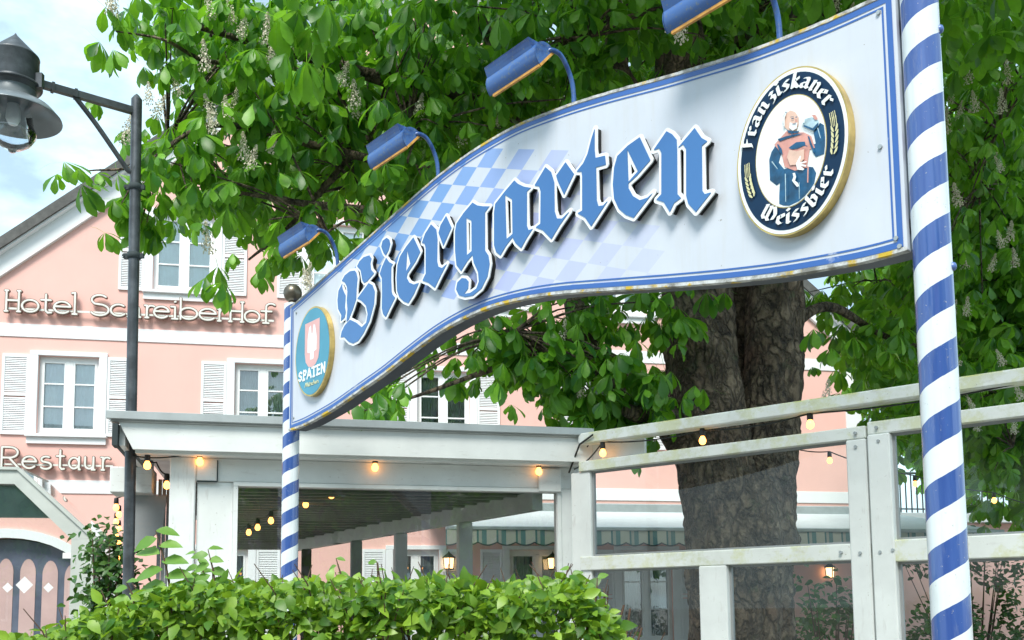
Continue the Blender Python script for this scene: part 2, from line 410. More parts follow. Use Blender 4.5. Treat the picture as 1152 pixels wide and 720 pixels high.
# raised letters, each traced as its own plate
def zo(ox, oy, k, pts): return [SGN.sz(ox+a/k, oy+b/k, -.035) for a, b in pts]
LET = [
 ('B', 370, 260, 5.14, [([(78,302),(56,345),(50,400),(54,450),(73,486),(70,520),(92,500),(98,470),(93,440),(96,400),(97,372),(84,345),(76,320)], []),
   ([(150,228),(122,232),(92,256),(75,288),(92,296),(104,318),(108,350),(104,400),(108,450),(102,525),(115,512),(140,450),(158,395),(161,330),(166,275),(159,240)], []),
   ([(235,140),(202,150),(177,175),(163,203),(184,225),(194,285),(205,300),(222,290),(262,244),(245,225),(240,190),(247,160)], []),
   ([(230,300),(165,390),(188,402),(215,430),(225,480),(216,530),(190,556),(160,530),(122,512),(92,545),(75,580),(68,615),(88,612),(115,640),(140,650),(170,635),(200,592),(235,520),(262,420),(266,350),(252,312)], [])]),
 ('i', 420, 230, 5.14, [([(78,193),(55,210),(47,245),(60,280),(73,296),(90,265),(99,230),(93,203)], []),
   ([(75,308),(52,360),(38,402),(50,425),(52,500),(50,600),(58,635),(73,652),(97,600),(127,540),(112,522),(107,505),(104,440),(105,362),(114,345),(92,333)], [])]),
 ('e', 420, 230, 5.14, [([(232,190),(190,245),(155,300),(140,350),(135,420),(138,500),(150,535),(175,560),(203,572),(235,520),(264,453),(235,463),(208,452),(193,425),(198,400),(245,330),(272,275)], [[(196,264),(190,388),(215,342)]])]),
 ('r', 420, 230, 5.14, [([(335,115),(300,170),(282,222),(298,228),(304,250),(304,400),(285,440),(322,455),(357,483),(392,410),(427,343),(398,368),(378,360),(370,330),(372,200),(365,145)], []),
   ([(422,66),(390,120),(378,165),(406,240),(453,135)], [])]),
 ('g', 500, 200, 5.14, [([(162,143),(110,205),(70,265),(62,310),(62,420),(70,505),(97,540),(135,480),(163,447),(170,490),(195,545),(200,600),(185,640),(150,665),(114,672),(138,640),(140,600),(125,582),(100,580),(75,605),(68,645),(85,680),(120,690),(165,682),(215,640),(250,570),(262,500),(255,450),(235,420),(235,200),(262,165),(225,165),(190,160)], [[(127,232),(157,248),(158,424),(130,448)]])]),
 ('a', 500, 200, 5.14, [([(405,15),(350,80),(295,150),(288,200),(288,390),(300,430),(325,450),(357,395),(395,345),(412,378),(445,408),(477,350),(512,295),(487,303),(478,280),(478,80),(502,58),(462,52),(425,35)], [[(352,100),(392,125),(395,325),(360,355)]])]),
 ('r', 570, 180, 6.0, [([(262,48),(188,173),(220,178),(230,210),(228,430),(195,455),(245,475),(303,535),(360,440),(427,343),(375,395),(340,395),(325,350),(322,150),(300,80)], []),
   ([(398,15),(335,105),(345,140),(388,235),(455,95)], [])]),
 ('t', 640, 130, 5.14, [([(150,75),(130,140),(110,220),(85,275),(45,325),(75,325),(78,350),(78,550),(50,565),(95,590),(130,642),(180,565),(230,488),(200,520),(172,524),(162,490),(158,300),(215,285),(210,232),(155,245),(150,200)], [])]),
 ('e', 640, 130, 5.14, [([(410,125),(340,175),(280,235),(262,300),(255,400),(262,480),(290,540),(330,575),(375,592),(430,520),(489,443),(455,475),(410,490),(370,465),(345,420),(345,392),(395,347),(472,258)], [[(338,195),(400,322),(345,383)]])]),
 ('n', 710, 130, 5.54, [([(222,98),(140,217),(175,205),(190,230),(190,490),(158,525),(205,540),(243,602),(270,545),(312,515),(290,490),(288,215),(285,150),(255,115)], []),
   ([(397,78),(288,207),(325,180),(345,210),(345,500),(358,550),(405,602),(502,478),(460,490),(445,470),(442,190),(477,160),(440,140)], [])]),
]
M['letter_white'] = plain('white_letter_plate', (.80, .83, .85), .35, var=.06, scale=3)
def letter_blue():
    g = G('blue_letter_paint'); f = g.ramp(g.noise(1.2, 4), [(.3, 0), (.7, 1)])
    c = g.n('TexCoord'); sp = g.n('SeparateXYZ'); g.t.links.new(c.outputs['Object'], sp.inputs[0])
    a = g.mix(f, (.030, .135, .37), (.050, .18, .45))
    return g.set(a, .30, Coat_Weight=.35, Coat_Roughness=.18)
M['letter_blue'] = letter_blue()
M['letter_shade'] = plain('black_letter_gap_shade', (.015, .016, .017), .8)  # black filler behind the plates, standing in for the shade in the gap
for i, (ch, ox, oy, k, P) in enumerate(LET):
    polys = [(zo(ox, oy, k, L), [zo(ox, oy, k, h) for h in hs]) for L, hs in P]
    yo = (i % 2)*.0007
    F, x0, z0 = field(polys, [], .0025, .03)
    L = link('letter', cut(contour(F-.0145, x0, z0, .0025, .0006), -.034-yo, -.028-yo), M['letter_white'], sign)
    link('letter_face', cut(contour(F, x0, z0, .0025, .0006), -.0365-yo, -.0345-yo), M['letter_blue'], L)
    link('letter_shade_body', cut(contour(F-.004, x0, z0, .0025, .0006), -.0275-yo, .001), M['letter_shade'], L)

# ---- nib font for the two badges (x-height 1)
def nib(strokes, sx, a=40, th=.13):
    """broad-nib strokes: every segment becomes the hull of two nib edges"""
    v = np.array([cos(R(a)), sin(R(a))])*sx; polys = []
    for st in strokes:
        for p, q in zip(st[:-1], st[1:]):
            p, q = np.array(p), np.array(q); pts = [p-v, p+v, q+v, q-v]
            ar = sum(pts[i][0]*pts[(i+1) % 4][1]-pts[(i+1) % 4][0]*pts[i][1] for i in range(4))
            if abs(ar) < 1e-4: continue
            polys.append([tuple(t) for t in (pts if ar > 0 else pts[::-1])])
    return polys
BL = {
 'F': ([[(.0,1.32),(.22,1.5),(.5,1.38),(.85,1.46)],[(.28,1.4),(.28,.12),(.12,-.08)],[(.28,.82),(.62,.86)]], .86),
 'r': ([[(.05,.9),(.2,1),(.2,.12),(.4,.02)],[(.2,.8),(.45,1),(.6,.85)]], .68),
 'a': ([[(.15,.9),(.45,1),(.55,.85),(.55,.12),(.72,.05)],[(.5,.55),(.15,.45),(.12,.12),(.3,0),(.52,.15)]], .85),
 'n': ([[(.03,.9),(.2,1),(.2,.08),(.3,0)],[(.2,.8),(.5,1),(.62,.85),(.62,.1),(.78,.02)]], .92),
 'z': ([[(.1,.85),(.3,1),(.55,.85),(.3,.55),(.55,.35),(.5,-.1),(.2,-.25)]], .72),
 'i': ([[(.05,.88),(.2,1),(.2,.1),(.38,.02)],[(.14,1.46),(.30,1.28)]], .48),
 's': ([[(.55,.95),(.3,1),(.15,.75),(.5,.4),(.45,.08),(.15,0)]], .70),
 'k': ([[(.2,1.5),(.2,.05),(.3,0)],[(.2,.7),(.5,1),(.55,.75),(.25,.55)],[(.25,.55),(.55,.1),(.7,.02)]], .82),
 'e': ([[(.2,.5),(.55,.7),(.45,1),(.15,.8),(.15,.2),(.4,0),(.62,.15)]], .72),
 'W': ([[(.05,1.3),(.2,1.45),(.2,.25),(.4,.02),(.6,.2)],[(.5,1.45),(.6,1.3),(.6,.2),(.8,.02),(1.1,.3),(1.15,.9),(.95,1.3),(.8,1.5)]], 1.4),
 'b': ([[(.2,1.5),(.2,.15),(.4,.0),(.62,.2),(.62,.8),(.45,1),(.2,.8)]], .82),
}
SB = {   # bold roman caps for the second badge, cap height 1
 'S': ([[(.52,.8),(.35,.95),(.15,.85),(.12,.65),(.45,.4),(.48,.18),(.3,.04),(.08,.2)]], .66),
 'P': ([[(.15,0),(.15,1)],[(.15,.95),(.45,.92),(.5,.7),(.42,.5),(.15,.47)],[(.03,0),(.3,0)]], .66),
 'A': ([[(.02,0),(.3,1),(.6,0)],[(.13,.3),(.5,.3)]], .70),
 'T': ([[(.3,0),(.3,1)],[(.02,.95),(.58,.95)],[(.2,0),(.4,0)]], .66),
 'E': ([[(.15,0),(.15,1)],[(.05,.96),(.5,.96)],[(.15,.5),(.42,.5)],[(.05,.04),(.52,.04)]], .64),
 'N': ([[(.1,0),(.1,1),(.55,.0),(.55,1)]], .74),
}
class Badge:
    def __init__(s, name, cx, cz, rx, rz, depth, label, cat):
        s.cx, s.cz, s.rx, s.rz = cx, cz, rx, rz
        s.t = on_plane(name, SGN, label, cat, s=cx, z=cz)
        s.k = 0
        s.D = depth
    def ell(s, k, n=72, dx=0, dz=0): return [((s.rx*k[0])*cos(2*PI*i/n), (s.rz*k[1])*sin(2*PI*i/n)) for i in range(n)]
    def loc(s, px, py):
        a, b = SGN.sz(px, py, -s.D); return (a-s.cx, b-s.cz)
def disc(loop, y, m, name, parent): 
    mb = MB(); mb.sheet(loop, y); return mb.build(name, m, parent, fixn=False)
M['gold'] = plain('tarnished_gold_rim', (.62, .46, .16), .4, .55, .35, 12)
M['cream'] = plain('cream_badge_enamel', (.80, .82, .72), .3, var=.05)
M['badge_white'] = plain('white_badge_enamel', (.80, .84, .84), .25, var=.04)
M['badge_navy'] = plain('navy_badge_enamel', (.004, .028, .075), .35, var=.25, scale=4, **{'Specular_IOR_Level': .25})
M['robe_blue'] = plain('robe_blue_enamel', (.012, .09, .20), .3, var=.5, scale=22)
M['cowl'] = plain('cowl_pink_enamel', (.66, .32, .27), .3, var=.2, scale=20)
M['skin'] = plain('pale_skin_enamel', (.74, .50, .40), .3, var=.15, scale=30)
M['pale_glass'] = plain('pale_glass_enamel', (.45, .62, .70), .3, var=.3, scale=30)
M['wheat'] = plain('wheat_yellow_enamel', (.66, .64, .36), .3)
M['badge_blue'] = plain('sky_blue_badge_enamel', (.06, .29, .42), .25, var=.2, scale=3)
M['badge_pink'] = plain('pale_red_enamel', (.72, .40, .38), .3, var=.1)
# --- right badge
a = SGN.sz(828, 170, -.034); b = SGN.sz(957, 170, -.034); tp = SGN.sz(892, 76, -.034); bt = SGN.sz(892, 263, -.034)
B = Badge('oval_badge', (a[0]+b[0])/2, (tp[1]+bt[1])/2, (b[0]-a[0])/2, (tp[1]-bt[1])/2, .07,
          'large navy-ringed oval badge with a robed drinker, right end of the arched sign', 'badge')
mb = MB(); E0 = B.ell((1, 1)); mb.prism(E0, -.032, .0025); mb.build('badge_rim', M['gold'], B.t)
disc(B.ell((.975, .98)), -.0332, M['badge_white'], 'white_ring', B.t)
disc(B.ell((.92, .935)), -.0340, M['badge_navy'], 'navy_ring', B.t)
disc(B.ell((.632, .674)), -.0348, M['gold'], 'inner_ring', B.t)
disc(B.ell((.62, .664)), -.0356, M['badge_white'], 'picture_field', B.t)
def pic(pts, m, y, name, k=6.0, ox=860, oy=110):
    L = [B.loc(ox+p/k, oy+q/k) for p, q in pts]
    E = .60; L = [(x, z) if (x/(B.rx*.61))**2+(z/(B.rz*.655))**2 < 1 else tuple(np.array((x, z))/math.sqrt((x/(B.rx*.61))**2+(z/(B.rz*.655))**2)) for x, z in L]
    disc(L, y, m, name, B.t)
fig = [
 ('robe', 'robe_blue', [(75,470),(66,560),(62,640),(62,700),(90,712),(130,718),(200,712),(250,690),(300,650),(308,570),(312,490),(290,450),(180,440)]),
 ('sleeve', 'robe_blue', [(40,300),(10,350),(-5,400),(0,540),(45,575),(85,545),(100,470),(60,420),(75,360)]),
 ('sleeve', 'robe_blue', [(295,215),(300,190),(340,150),(365,165),(385,240),(398,300),(370,360),(310,382),(290,350),(285,300),(310,290)]),
 ('cowl', 'cowl', [(115,205),(60,265),(30,300),(80,360),(100,450),(170,475),(250,455),(270,330),(305,320),(280,240),(230,215),(170,215)]),
 ('head', 'skin', [(112,85),(96,120),(100,180),(130,205),(178,205),(195,160),(196,115),(172,78),(140,66)]),
 ('beer_glass', 'pale_glass', [(222,130),(230,175),(300,205),(335,165),(330,135),(285,112)]),
]
yy = -.0363
for nm, mt, pts in fig: pic(pts, M[mt], yy, nm); yy -= .0005
for nm, mt, pts in [
 ('hood_line', 'robe_blue', [(110,75),(92,110),(90,165),(100,160),(101,115),(118,82)]),
 ('fold', 'robe_blue', [(130,320),(180,283),(238,278),(243,300),(190,326),(150,332)]),
 ('fold', 'robe_blue', [(55,262),(120,240),(190,226),(230,224),(180,240),(120,258),(70,278)]),
 ('fold', 'robe_blue', [(258,240),(275,300),(300,360),(308,345),(285,290),(270,245)]),
 ('fold', 'robe_blue', [(118,200),(130,222),(190,222),(205,205),(170,210)]),
 ('fold', 'robe_blue', [(52,300),(70,350),(92,372),(84,330),(60,296)]),
 ('belly', 'skin', [(135,335),(120,385),(140,440),(198,436),(236,396),(236,330),(185,345)]),
 ('hand', 'badge_white', [(180,430),(208,375),(216,378),(206,420),(252,412),(252,420),(214,430),(250,440),(246,450),(212,444),(238,466),(228,474),(190,470)]),
 ('hand', 'cowl', [(288,98),(312,98),(330,128),(308,132)]),
 ('beard', 'badge_white', [(140,150),(165,158),(192,150),(186,190),(160,206),(136,188)]),
 ('eye', 'robe_blue', [(150,122),(166,118),(168,124),(152,128)]),
 ('eye', 'robe_blue', [(178,112),(190,110),(190,117),(179,118)]),
 ('glass_edge', 'robe_blue', [(230,176),(300,207),(336,166),(332,150),(322,160),(296,190),(240,168)]),
 ('rosary', 'badge_white', [(160,495),(176,492),(184,520),(176,545),(196,560),(204,582),(190,588),(170,565),(156,545),(166,520)]),
 ('nose', 'cowl', [(176,122),(190,140),(192,148),(178,146)]),
 ('mouth', 'robe_blue', [(158,160),(182,157),(184,161),(160,165)]),
 ('brow', 'robe_blue', [(146,114),(168,110),(168,113),(148,118)]),
 ('hair', 'badge_white', [(96,120),(100,180),(108,176),(108,120),(122,84),(112,88)]),
 ('fold', 'robe_blue', [(150,212),(156,240),(162,238),(158,212)]),
 ('fold', 'robe_blue', [(222,300),(262,310),(262,316),(224,308)]),
 ('fold', 'pale_glass', [(110,500),(114,690),(118,690),(116,500)]),
 ('fold', 'pale_glass', [(205,560),(212,700),(216,698),(209,558)]),
 ('fold', 'pale_glass', [(20,420),(60,470),(62,466),(26,414)]),
 ('fold', 'pale_glass', [(330,190),(350,260),(354,258),(336,188)]),
 ('glass_foam', 'badge_white', [(222,130),(226,150),(244,156),(246,124)]),
 ('stripe', 'cowl', [(264,452),(273,452),(270,560),(262,560)]),
]: pic(pts, M[mt], yy, nm); yy -= .0003
YT = -.0415
def arc_text(B, txt, kx, kz, t0, t1, xh, mat, inward=False, name='badge_lettering', sx=.16, font=BL):
    """letters along an ellipse from angle t0 to t1 (degrees); one mesh, glyph strokes merged"""
    tot = sum(font[c][1] for c in txt); polys = []
    f = lambda t: np.array((B.rx*kx*cos(t), B.rz*kz*sin(t)))
    T = np.linspace(R(t0), R(t1), 400); Pp = np.array([f(t) for t in T]); L = np.concatenate([[0], np.cumsum(np.hypot(*np.diff(Pp, axis=0).T))])
    sc_ = L[-1]/tot; acc = 0
    for c in txt:
        st, adv = font[c]; m = (acc+adv/2)*sc_; t = float(np.interp(m, L, T)); p = f(t)
        tg = f(t+.01*(1 if t1 > t0 else -1))-p; tg /= np.hypot(*tg); up = np.array((-tg[1], tg[0]))
        for q in nib([[((x-adv/2), y-.5) for x, y in s_] for s_ in st], sx):
            polys.append([tuple(p+tg*x*sc_+up*y*xh) for x, y in q])
        acc += adv
    F, x0, z0 = field([(q, []) for q in polys], [], .0012, .006)
    link(name, cut(contour(F, x0, z0, .0012, .0003), YT, YT+.0022), mat, B.t)
arc_text(B, 'Franziskaner', .775, .805, 163, 25, .036, M['badge_white'])
arc_text(B, 'Weissbier', .775, .805, 228, 332, .036, M['badge_white'])
for side, ang0, ang1 in ((1, 12, -25), (-1, 181, 214)):      # the two ears of wheat
    polys = []
    for j in range(7):
        t = R(ang0+(ang1-ang0)*(j/8+.0)); p = np.array((B.rx*.775*cos(t), B.rz*.80*sin(t))); t2 = R(ang0+(ang1-ang0)*(j/8+.1)); d = np.array((B.rx*.775*cos(t2), B.rz*.80*sin(t2)))-p; d /= np.hypot(*d); nn = np.array((-d[1], d[0]))
        for s_ in (-1, 1):
            if j >= 2:
                polys.append([tuple(p+nn*s_*x+d*y) for x, y in ((.002, .012), (.006, -.004), (.014, -.014), (.013, .002), (.006, .012))])
            else:
                for o_ in (.003, .010): polys.append([tuple(p+nn*s_*(o_+x)+d*y) for x, y in ((-.0009, -.024), (.0009, -.024), (.0009, .014), (-.0009, .014))])
    F, x0, z0 = field([(q, []) for q in polys], [], .0012, .006)
    link('wheat_ear', cut(contour(F, x0, z0, .0012, .0003), YT, YT+.002), M['wheat'], B.t)
# --- left badge
a = SGN.sz(331, 395, -.04); b = SGN.sz(370, 395, -.04); tp = SGN.sz(350.5, 345, -.04); bt = SGN.sz(350, 445, -.04)
B = Badge('oval_badge', (a[0]+b[0])/2, (tp[1]+bt[1])/2, (b[0]-a[0])/2, (tp[1]-bt[1])/2, .05,
          'sky-blue oval badge with red shield and gilt rim, left end of the arched sign', 'badge')
mb = MB(); mb.prism(B.ell((1, 1)), -.031, .0025); mb.build('badge_rim', M['gold'], B.t)
disc(B.ell((.96, .965)), -.0322, M['badge_blue'], 'blue_field', B.t)
rx, rz = B.rx, B.rz
disc([(-.42*rx, .68*rz), (.42*rx, .68*rz), (.42*rx, 0), (.36*rx, -.2*rz), (.2*rx, -.32*rz), (0, -.36*rz), (-.2*rx, -.32*rz), (-.36*rx, -.2*rz), (-.42*rx, 0)], -.0330, M['badge_pink'], 'shield', B.t)
disc([(-.26*rx, .0), (-.26*rx, .30*rz), (-.17*rx, .56*rz), (-.08*rx, .60*rz), (-.03*rx, .40*rz), (.03*rx, .40*rz), (.08*rx, .60*rz), (.17*rx, .56*rz), (.26*rx, .30*rz), (.26*rx, 0), (.1*rx, -.02*rz), (.1*rx, -.18*rz), (-.1*rx, -.18*rz), (-.1*rx, -.02*rz)], -.0336, M['badge_white'], 'spade', B.t)
def flat_text(B, txt, x0, x1, z, hgt, mat, font=SB, wd=.007, slope=0.0, name='badge_lettering'):
    tot = sum(font[c][1] for c in txt); k = (x1-x0)/tot; x = x0; lines = []
    for c in txt:
        st, adv = font[c]
        lines += [([(x+px*k, z+pz*hgt+(x-x0)*slope) for px, pz in s_], wd) for s_ in st]; x += adv*k
    F, gx, gz = field([], lines, .0015, .012)
    link(name, cut(contour(F, gx, gz, .0015, .0004), -.0348, -.0324), mat, B.t)
flat_text(B, 'SPATEN', -.78*rx, .80*rx, -.58*rz, .062, M['badge_white'])
mb = MB()
sf = {'M': ([[(0,0),(.2,1),(.4,.1),(.6,1),(.8,0)]], 1.0), 'u': ([[(0,.6),(.05,0),(.35,0),(.4,.6)],[(.1,.8),(.12,.82)],[(.3,.8),(.32,.82)]], .5), 'n': ([[(0,0),(.05,.6),(.3,.55),(.38,0)]], .5), 'c': ([[(.35,.5),(.1,.5),(.05,.1),(.35,0)]], .45), 'h': ([[(0,0),(.08,1)],[(.05,.5),(.3,.5),(.36,0)]], .5), 'e': ([[(.05,.3),(.35,.35),(.2,.6),(.02,.3),(.15,0),(.38,.1)]], .48)}
flat_text(B, 'Munchen', -.38*rx, .40*rx, -.76*rz, .028, M['wheat'], sf, .0022)

# ---- poles
def pole_mat(name, pitch, ph):
    g = G(name); c = g.n('TexCoord'); sp = g.n('SeparateXYZ'); g.t.links.new(c.outputs['Object'], sp.inputs[0])
    an = g.math('DIVIDE', g.math('ARCTAN2', sp.outputs[1], sp.outputs[0]), 2*PI)
    wv = g.math('MULTIPLY', g.math('SUBTRACT', g.noise(22, 3), .5), .035)
    q = g.math('FRACT', g.math('ADD', wv, g.math('ADD', g.math('SUBTRACT', g.math('DIVIDE', sp.outputs[2], pitch), an), ph+20)))
    k = g.math('GREATER_THAN', q, .51)
    wh = g.mix(g.ramp(g.noise(6, 6, .6), [(.35, 0), (.75, 1)]), (.68, .74, .76), (.77, .82, .84))
    bl = g.mix(g.ramp(g.noise(4, 5, .6, g.coord('Object', (6, 6, .5))), [(.3, 0), (.7, 1)]), (.032, .075, .28), (.058, .125, .37))
    col = g.mix(k, wh, bl)
    dr = g.noise(7, 6, .7, g.coord('Object', (5, 5, .6))); col = g.mix(g.math('MULTIPLY', g.ramp(dr, [(.56, 0), (.75, 1)]), .28), col, (.36, .38, .38))
    sc1 = g.ramp(g.noise(60, 4, .65), [(.66, 0), (.69, 1)]); col = g.mix(g.math('MULTIPLY', sc1, .5), col, (.35, .36, .36))
    return g.set(col, .16, 0, Coat_Weight=.6, Coat_Roughness=.05)
def pole(px, Y, r, h, pitch, ph, label):
    v = ray(px, 683); t = thing('striped_pole', (v.x/v.y*Y, Y, 0), 0, label, 'pole', 'striped poles carrying the arched sign')
    mb = MB(); mb.tube([(0, 0, 0), (0, 0, 1.0), (0, 0, 2.5), (0, 0, h)], r, 48); mb.build('pole_shaft', pole_mat('blue_white_helix', pitch, ph), t)
    mb = MB(); mb.lathe([(0, 0), (r*1.9, 0), (r*1.9, .012), (r*1.15, .014), (r*1.15, .05), (0, .05)], 32); mb.build('pole_foot', M['zinc'], t)
    return t
pr = pole(1069.5, 3.07, .0595, 5.2, .203, .10, 'near striped pole, thick and running out of the top, right of the arched sign')
pl_ = pole(325, 6.62, .0575, 3.655, .178, .30, 'far striped pole with a bronze ball on top, at the left end of the sign')
mb = MB(); mb.lathe([(0, 3.655), (.03, 3.655), (.03, 3.67)]+[(.064*cos(R(a)), 3.735+.066*sin(R(a))) for a in range(-80, 91, 10)], 32)
M['brass_ball'] = plain('weathered_bronze_ball', (.16, .14, .11), .35, .7, .2)
mb.build('ball_finial', M['brass_ball'], pl_)
M['bolt'] = plain('blue_painted_bolt', (.10, .18, .45), .3)
for z in (3.42, 2.62):
    mb = MB()
    a_ = R(-35); n_ = Vector((cos(a_), sin(a_), 0)); c_ = n_*.0595
    mb.tube([Vector((c_.x, c_.y, z))+n_*q for q in (-.004, .004, .009, .011)], [.014, .014, .010, .004], 12); mb.build('bolt', M['bolt'], pr)
# brackets from pole to sign
for s, zs in ((SL-.02, (2.80, 3.50)), (.04, (2.85, 3.50))):
    for z in zs:
        mb = MB(); w0 = SGN.wp(s, .08, z); pp = pr if s > 1 else pl_
        p0 = Vector((pp.location.x, pp.location.y, z)); mb.bar(w0, p0, .012, .05)
        b = mb.build('bracket', M['sign_back'], sign); 
        b.matrix_parent_inverse = (Matrix.Translation(sign.location) @ Matrix.Rotation(SGN.rot, 4, 'Z')).inverted()

def bez(pts, n=6):      # Catmull-Rom
    P = [Vector(p) for p in pts]; P = [P[0]*2-P[1]]+P+[P[-1]*2-P[-2]]; out = []
    for i in range(1, len(P)-2):
        for j in range(n):
            t = j/n; a, b, c, d = P[i-1:i+3]
            out.append(.5*((2*b)+(c-a)*t+(2*a-5*b+4*c-d)*t*t+(3*b-a-3*c+d)*t**3))
    return out+[P[-2]]
def prism_x(s, loop, x0, x1, mi=0):
    t = geometry.tessellate_polygon([[Vector((a, b, 0)) for a, b in loop]]); n = len(loop)
    s.add([(x0, a, b) for a, b in loop], [tuple(f) for f in t], mi); s.add([(x1, a, b) for a, b in loop], [tuple(f[::-1]) for f in t], mi)
    s.add([(x0, a, b) for a, b in loop]+[(x1, a, b) for a, b in loop], [(i, (i+1) % n, n+(i+1) % n, n+i) for i in range(n)], mi)
MB.prism_x = prism_x
# ---- flood lamps on the sign's top edge
M['lamp_blue'] = None
def lb():
    g = G('chalky_blue_lamp_paint'); f = g.ramp(g.noise(14, 5, .6, g.coord('Object', (.12, 1, 1))), [(.45, 0), (.6, 1)])
    c = g.mix(f, (.05, .13, .36), (.015, .05, .19)); c = g.mix(g.ramp(g.noise(70, 6, .75), [(.56, 0), (.64, .8)]), c, (.16, .19, .17))
    return g.set(c, .3)
M['lamp_blue'] = lb()
M['lamp_rust'] = plain('orange_lamp_trim', (.72, .36, .07), .5, var=.35, scale=20)
M['lamp_lens'] = plain('lamp_lens', (.5, .5, .48), .15)
def flood(s, yb, k, label, first=[None]):
    """arm rises from the sign's top edge, curls over the front, ends in a half-barrel lamp"""
    z = top_z(s)
    if first[0] is None:
        t = on_plane('sign_floodlight', SGN, label, 'lamp', 'flood lamps along the top of the sign', s=s, y=.0, z=z)
        mb = MB(); pts = [(0, .03, -.03), (0, .028, .06), (0, .015, .125), (0, -.02, .19), (0, -.06, .225), (-.012, -.10, .232), (-.03, -.115, .215)]
        mb.tube(bez(pts), .0112, 14); mb.build('arm', M['lamp_blue'], t)
        # half barrel: axis along the sign, flat open side facing down and back to the sign
        n = 18; cy, cz, rr = -.126, .19, .066; u = (.67, .742); v = (-.742, .67); X0, X1 = -.375, -.015
        prof = [(cy+rr*(u[0]*cos(PI*i/n)+v[0]*1.1*sin(PI*i/n)), cz+rr*(u[1]*cos(PI*i/n)+v[1]*1.1*sin(PI*i/n))) for i in range(n+1)]
        mb = MB(); m_ = n+1
        mb.add([(x, y, zz) for x in (X0, X1) for y, zz in prof], [(i, i+1, m_+i+1, m_+i) for i in range(n)], 0, True)
        for x in (X0, X1): mb.prism_x(prof, x-.003, x+.003)
        mb.build('lamp_body', M['lamp_blue'], t)
        mb = MB(); mb.prism_x([(-.208, .272), (-.150, .268), (-.132, .245), (-.186, .218)], X0, X1-.03); mb.build('ballast_box', M['lamp_blue'], t)
        mb = MB(); (y0, z0), (y1, z1) = prof[0], prof[-1]; k = .006
        for yy_, zz_ in ((y0, z0), (y1, z1)): mb.bar((X0+.02, yy_-v[0]*k, zz_-v[1]*k), (X1, yy_-v[0]*k, zz_-v[1]*k), .012, .013)
        for x in (X0+.02, X1): mb.bar((x, y0-v[0]*k, z0-v[1]*k), (x, y1-v[0]*k, z1-v[1]*k), .008, .012)
        mb.build('lamp_trim', M['lamp_rust'], t)
        mb = MB(); mb.add([(X0+.01, y0, z0), (X1-.01, y0, z0), (X1-.01, y1, z1), (X0+.01, y1, z1)], [(0, 1, 2, 3)]); mb.build('lens', M['lamp_lens'], t)
        first[0] = t; return t
    t = copy_tree(first[0]); t.location = SGN.wp(s, 0, z); t['label'] = label; return t
for px, py, lab in ((375, 302, 'lowest blue floodlight, over the left badge of the arched sign'), (488, 200, 'second-lowest blue floodlight, over the first letters of the arched sign'),
                    (640.5, 116, 'blue floodlight with an orange edge above the middle of the arched sign'), (872, 46, 'highest blue floodlight, cut off at the top, above the navy badge')):
    flood(SGN.sz(px, py)[0], 0, 0, lab)

# ------------------------------------------------------------------ ground
def ground_mat():
    g = G('gravel_paving'); f = g.noise(.6, 6, .6); q = g.n('TexVoronoi'); q.inputs['Scale'].default_value = 40; g.t.links.new(g.coord(), q.inputs['Vector'])
    c = g.mix(g.ramp(f, [(.3, 0), (.7, 1)]), (.20, .185, .165), (.32, .30, .27)); c = g.mix(g.math('MULTIPLY', q.outputs['Distance'], .5), c, (.14, .13, .12))
    g.bump(q.outputs['Distance'], .5, .01); return g.set(c, .9)
M['ground'] = ground_mat()
mb = MB(); mb.add([(-400, -300, 0), (400, -300, 0), (400, 500, 0), (-400, 500, 0)], [(0, 1, 2, 3)])
tag(mb.build('ground', M['ground']), kind='structure')

# ------------------------------------------------------------------ hotel
hotel = on_plane('hotel_building', HOT, 'large pink gabled hotel with white bands and grey shutters, behind the garden', 'building')
SL0, SR, EAVE, PEAK, CS = -3.1, 15.2, 6.65, 13.77, 6.42
k_ = .817
holes = []
def rect(a, b, c, d): return [(a, c), (b, c), (b, d), (a, d)]
WIN = []      # (s0, s1, z0, z1)
for i in range(4): WIN.append((-.665+3.33*i, .336+3.33*i, 4.74, 5.96, 'mid'))
for i in range(4): WIN.append((1.20+2.78*i, 2.26+2.78*i, 7.42, 8.70, 'up'))
WIN.append((5.2, 6.3, 10.3, 11.4, 'up'))
GW = [(2.05, 2.95), (5.55, 6.40), (7.75, 8.85), (9.95, 11.0)]
GWz = (.95, 2.55)
for a, b in GW: WIN.append((a, b, GWz[0], GWz[1], 'low'))
ARCH = (-2.4, .25, 0.0, 2.25)       # arched doorway on the left
wall_loop = [(SL0, 0), (ARCH[0], 0)]
ac, ar_ = (ARCH[0]+ARCH[1])/2, (ARCH[1]-ARCH[0])/2
arch_pts = [(ac-ar_*cos(PI*i/16), 2.02+.80*sin(PI*i/16)) for i in range(17)]
wall_loop = [(SL0, 0), (ARCH[0], 0)]+arch_pts+[(ARCH[1], 0), (SR, 0), (SR, EAVE), (CS, PEAK), (SL0, PEAK-k_*(CS-SL0))]
loops = [wall_loop]+[rect(a, b, c-.10, d+.08) for a, b, c, d, _ in WIN]
link('wall', cut(loops, 0, .30, 'wall'), M['pink'], hotel)
mb = MB(); mb.box(SR-.30, SR, .301, 12, 0, EAVE-.01); mb.box(SL0, SL0+.3, .301, 12, 0, 5.9); mb.box(SL0, SR, 11.7, 12, 0, 5.9)
mb.build('side_wall', M['pink'], hotel)
mb = MB(); mb.box(SL0+.31, SR-.31, 2.6, 2.8, 0, 7.6); mb.box(SL0+.31, SR-.31, .31, 2.6, 3.60, 3.7); mb.box(SL0+.31, SR-.31, .31, 2.6, 6.6, 6.7)
mb.build('inner_rooms', M['dark_room'], hotel)
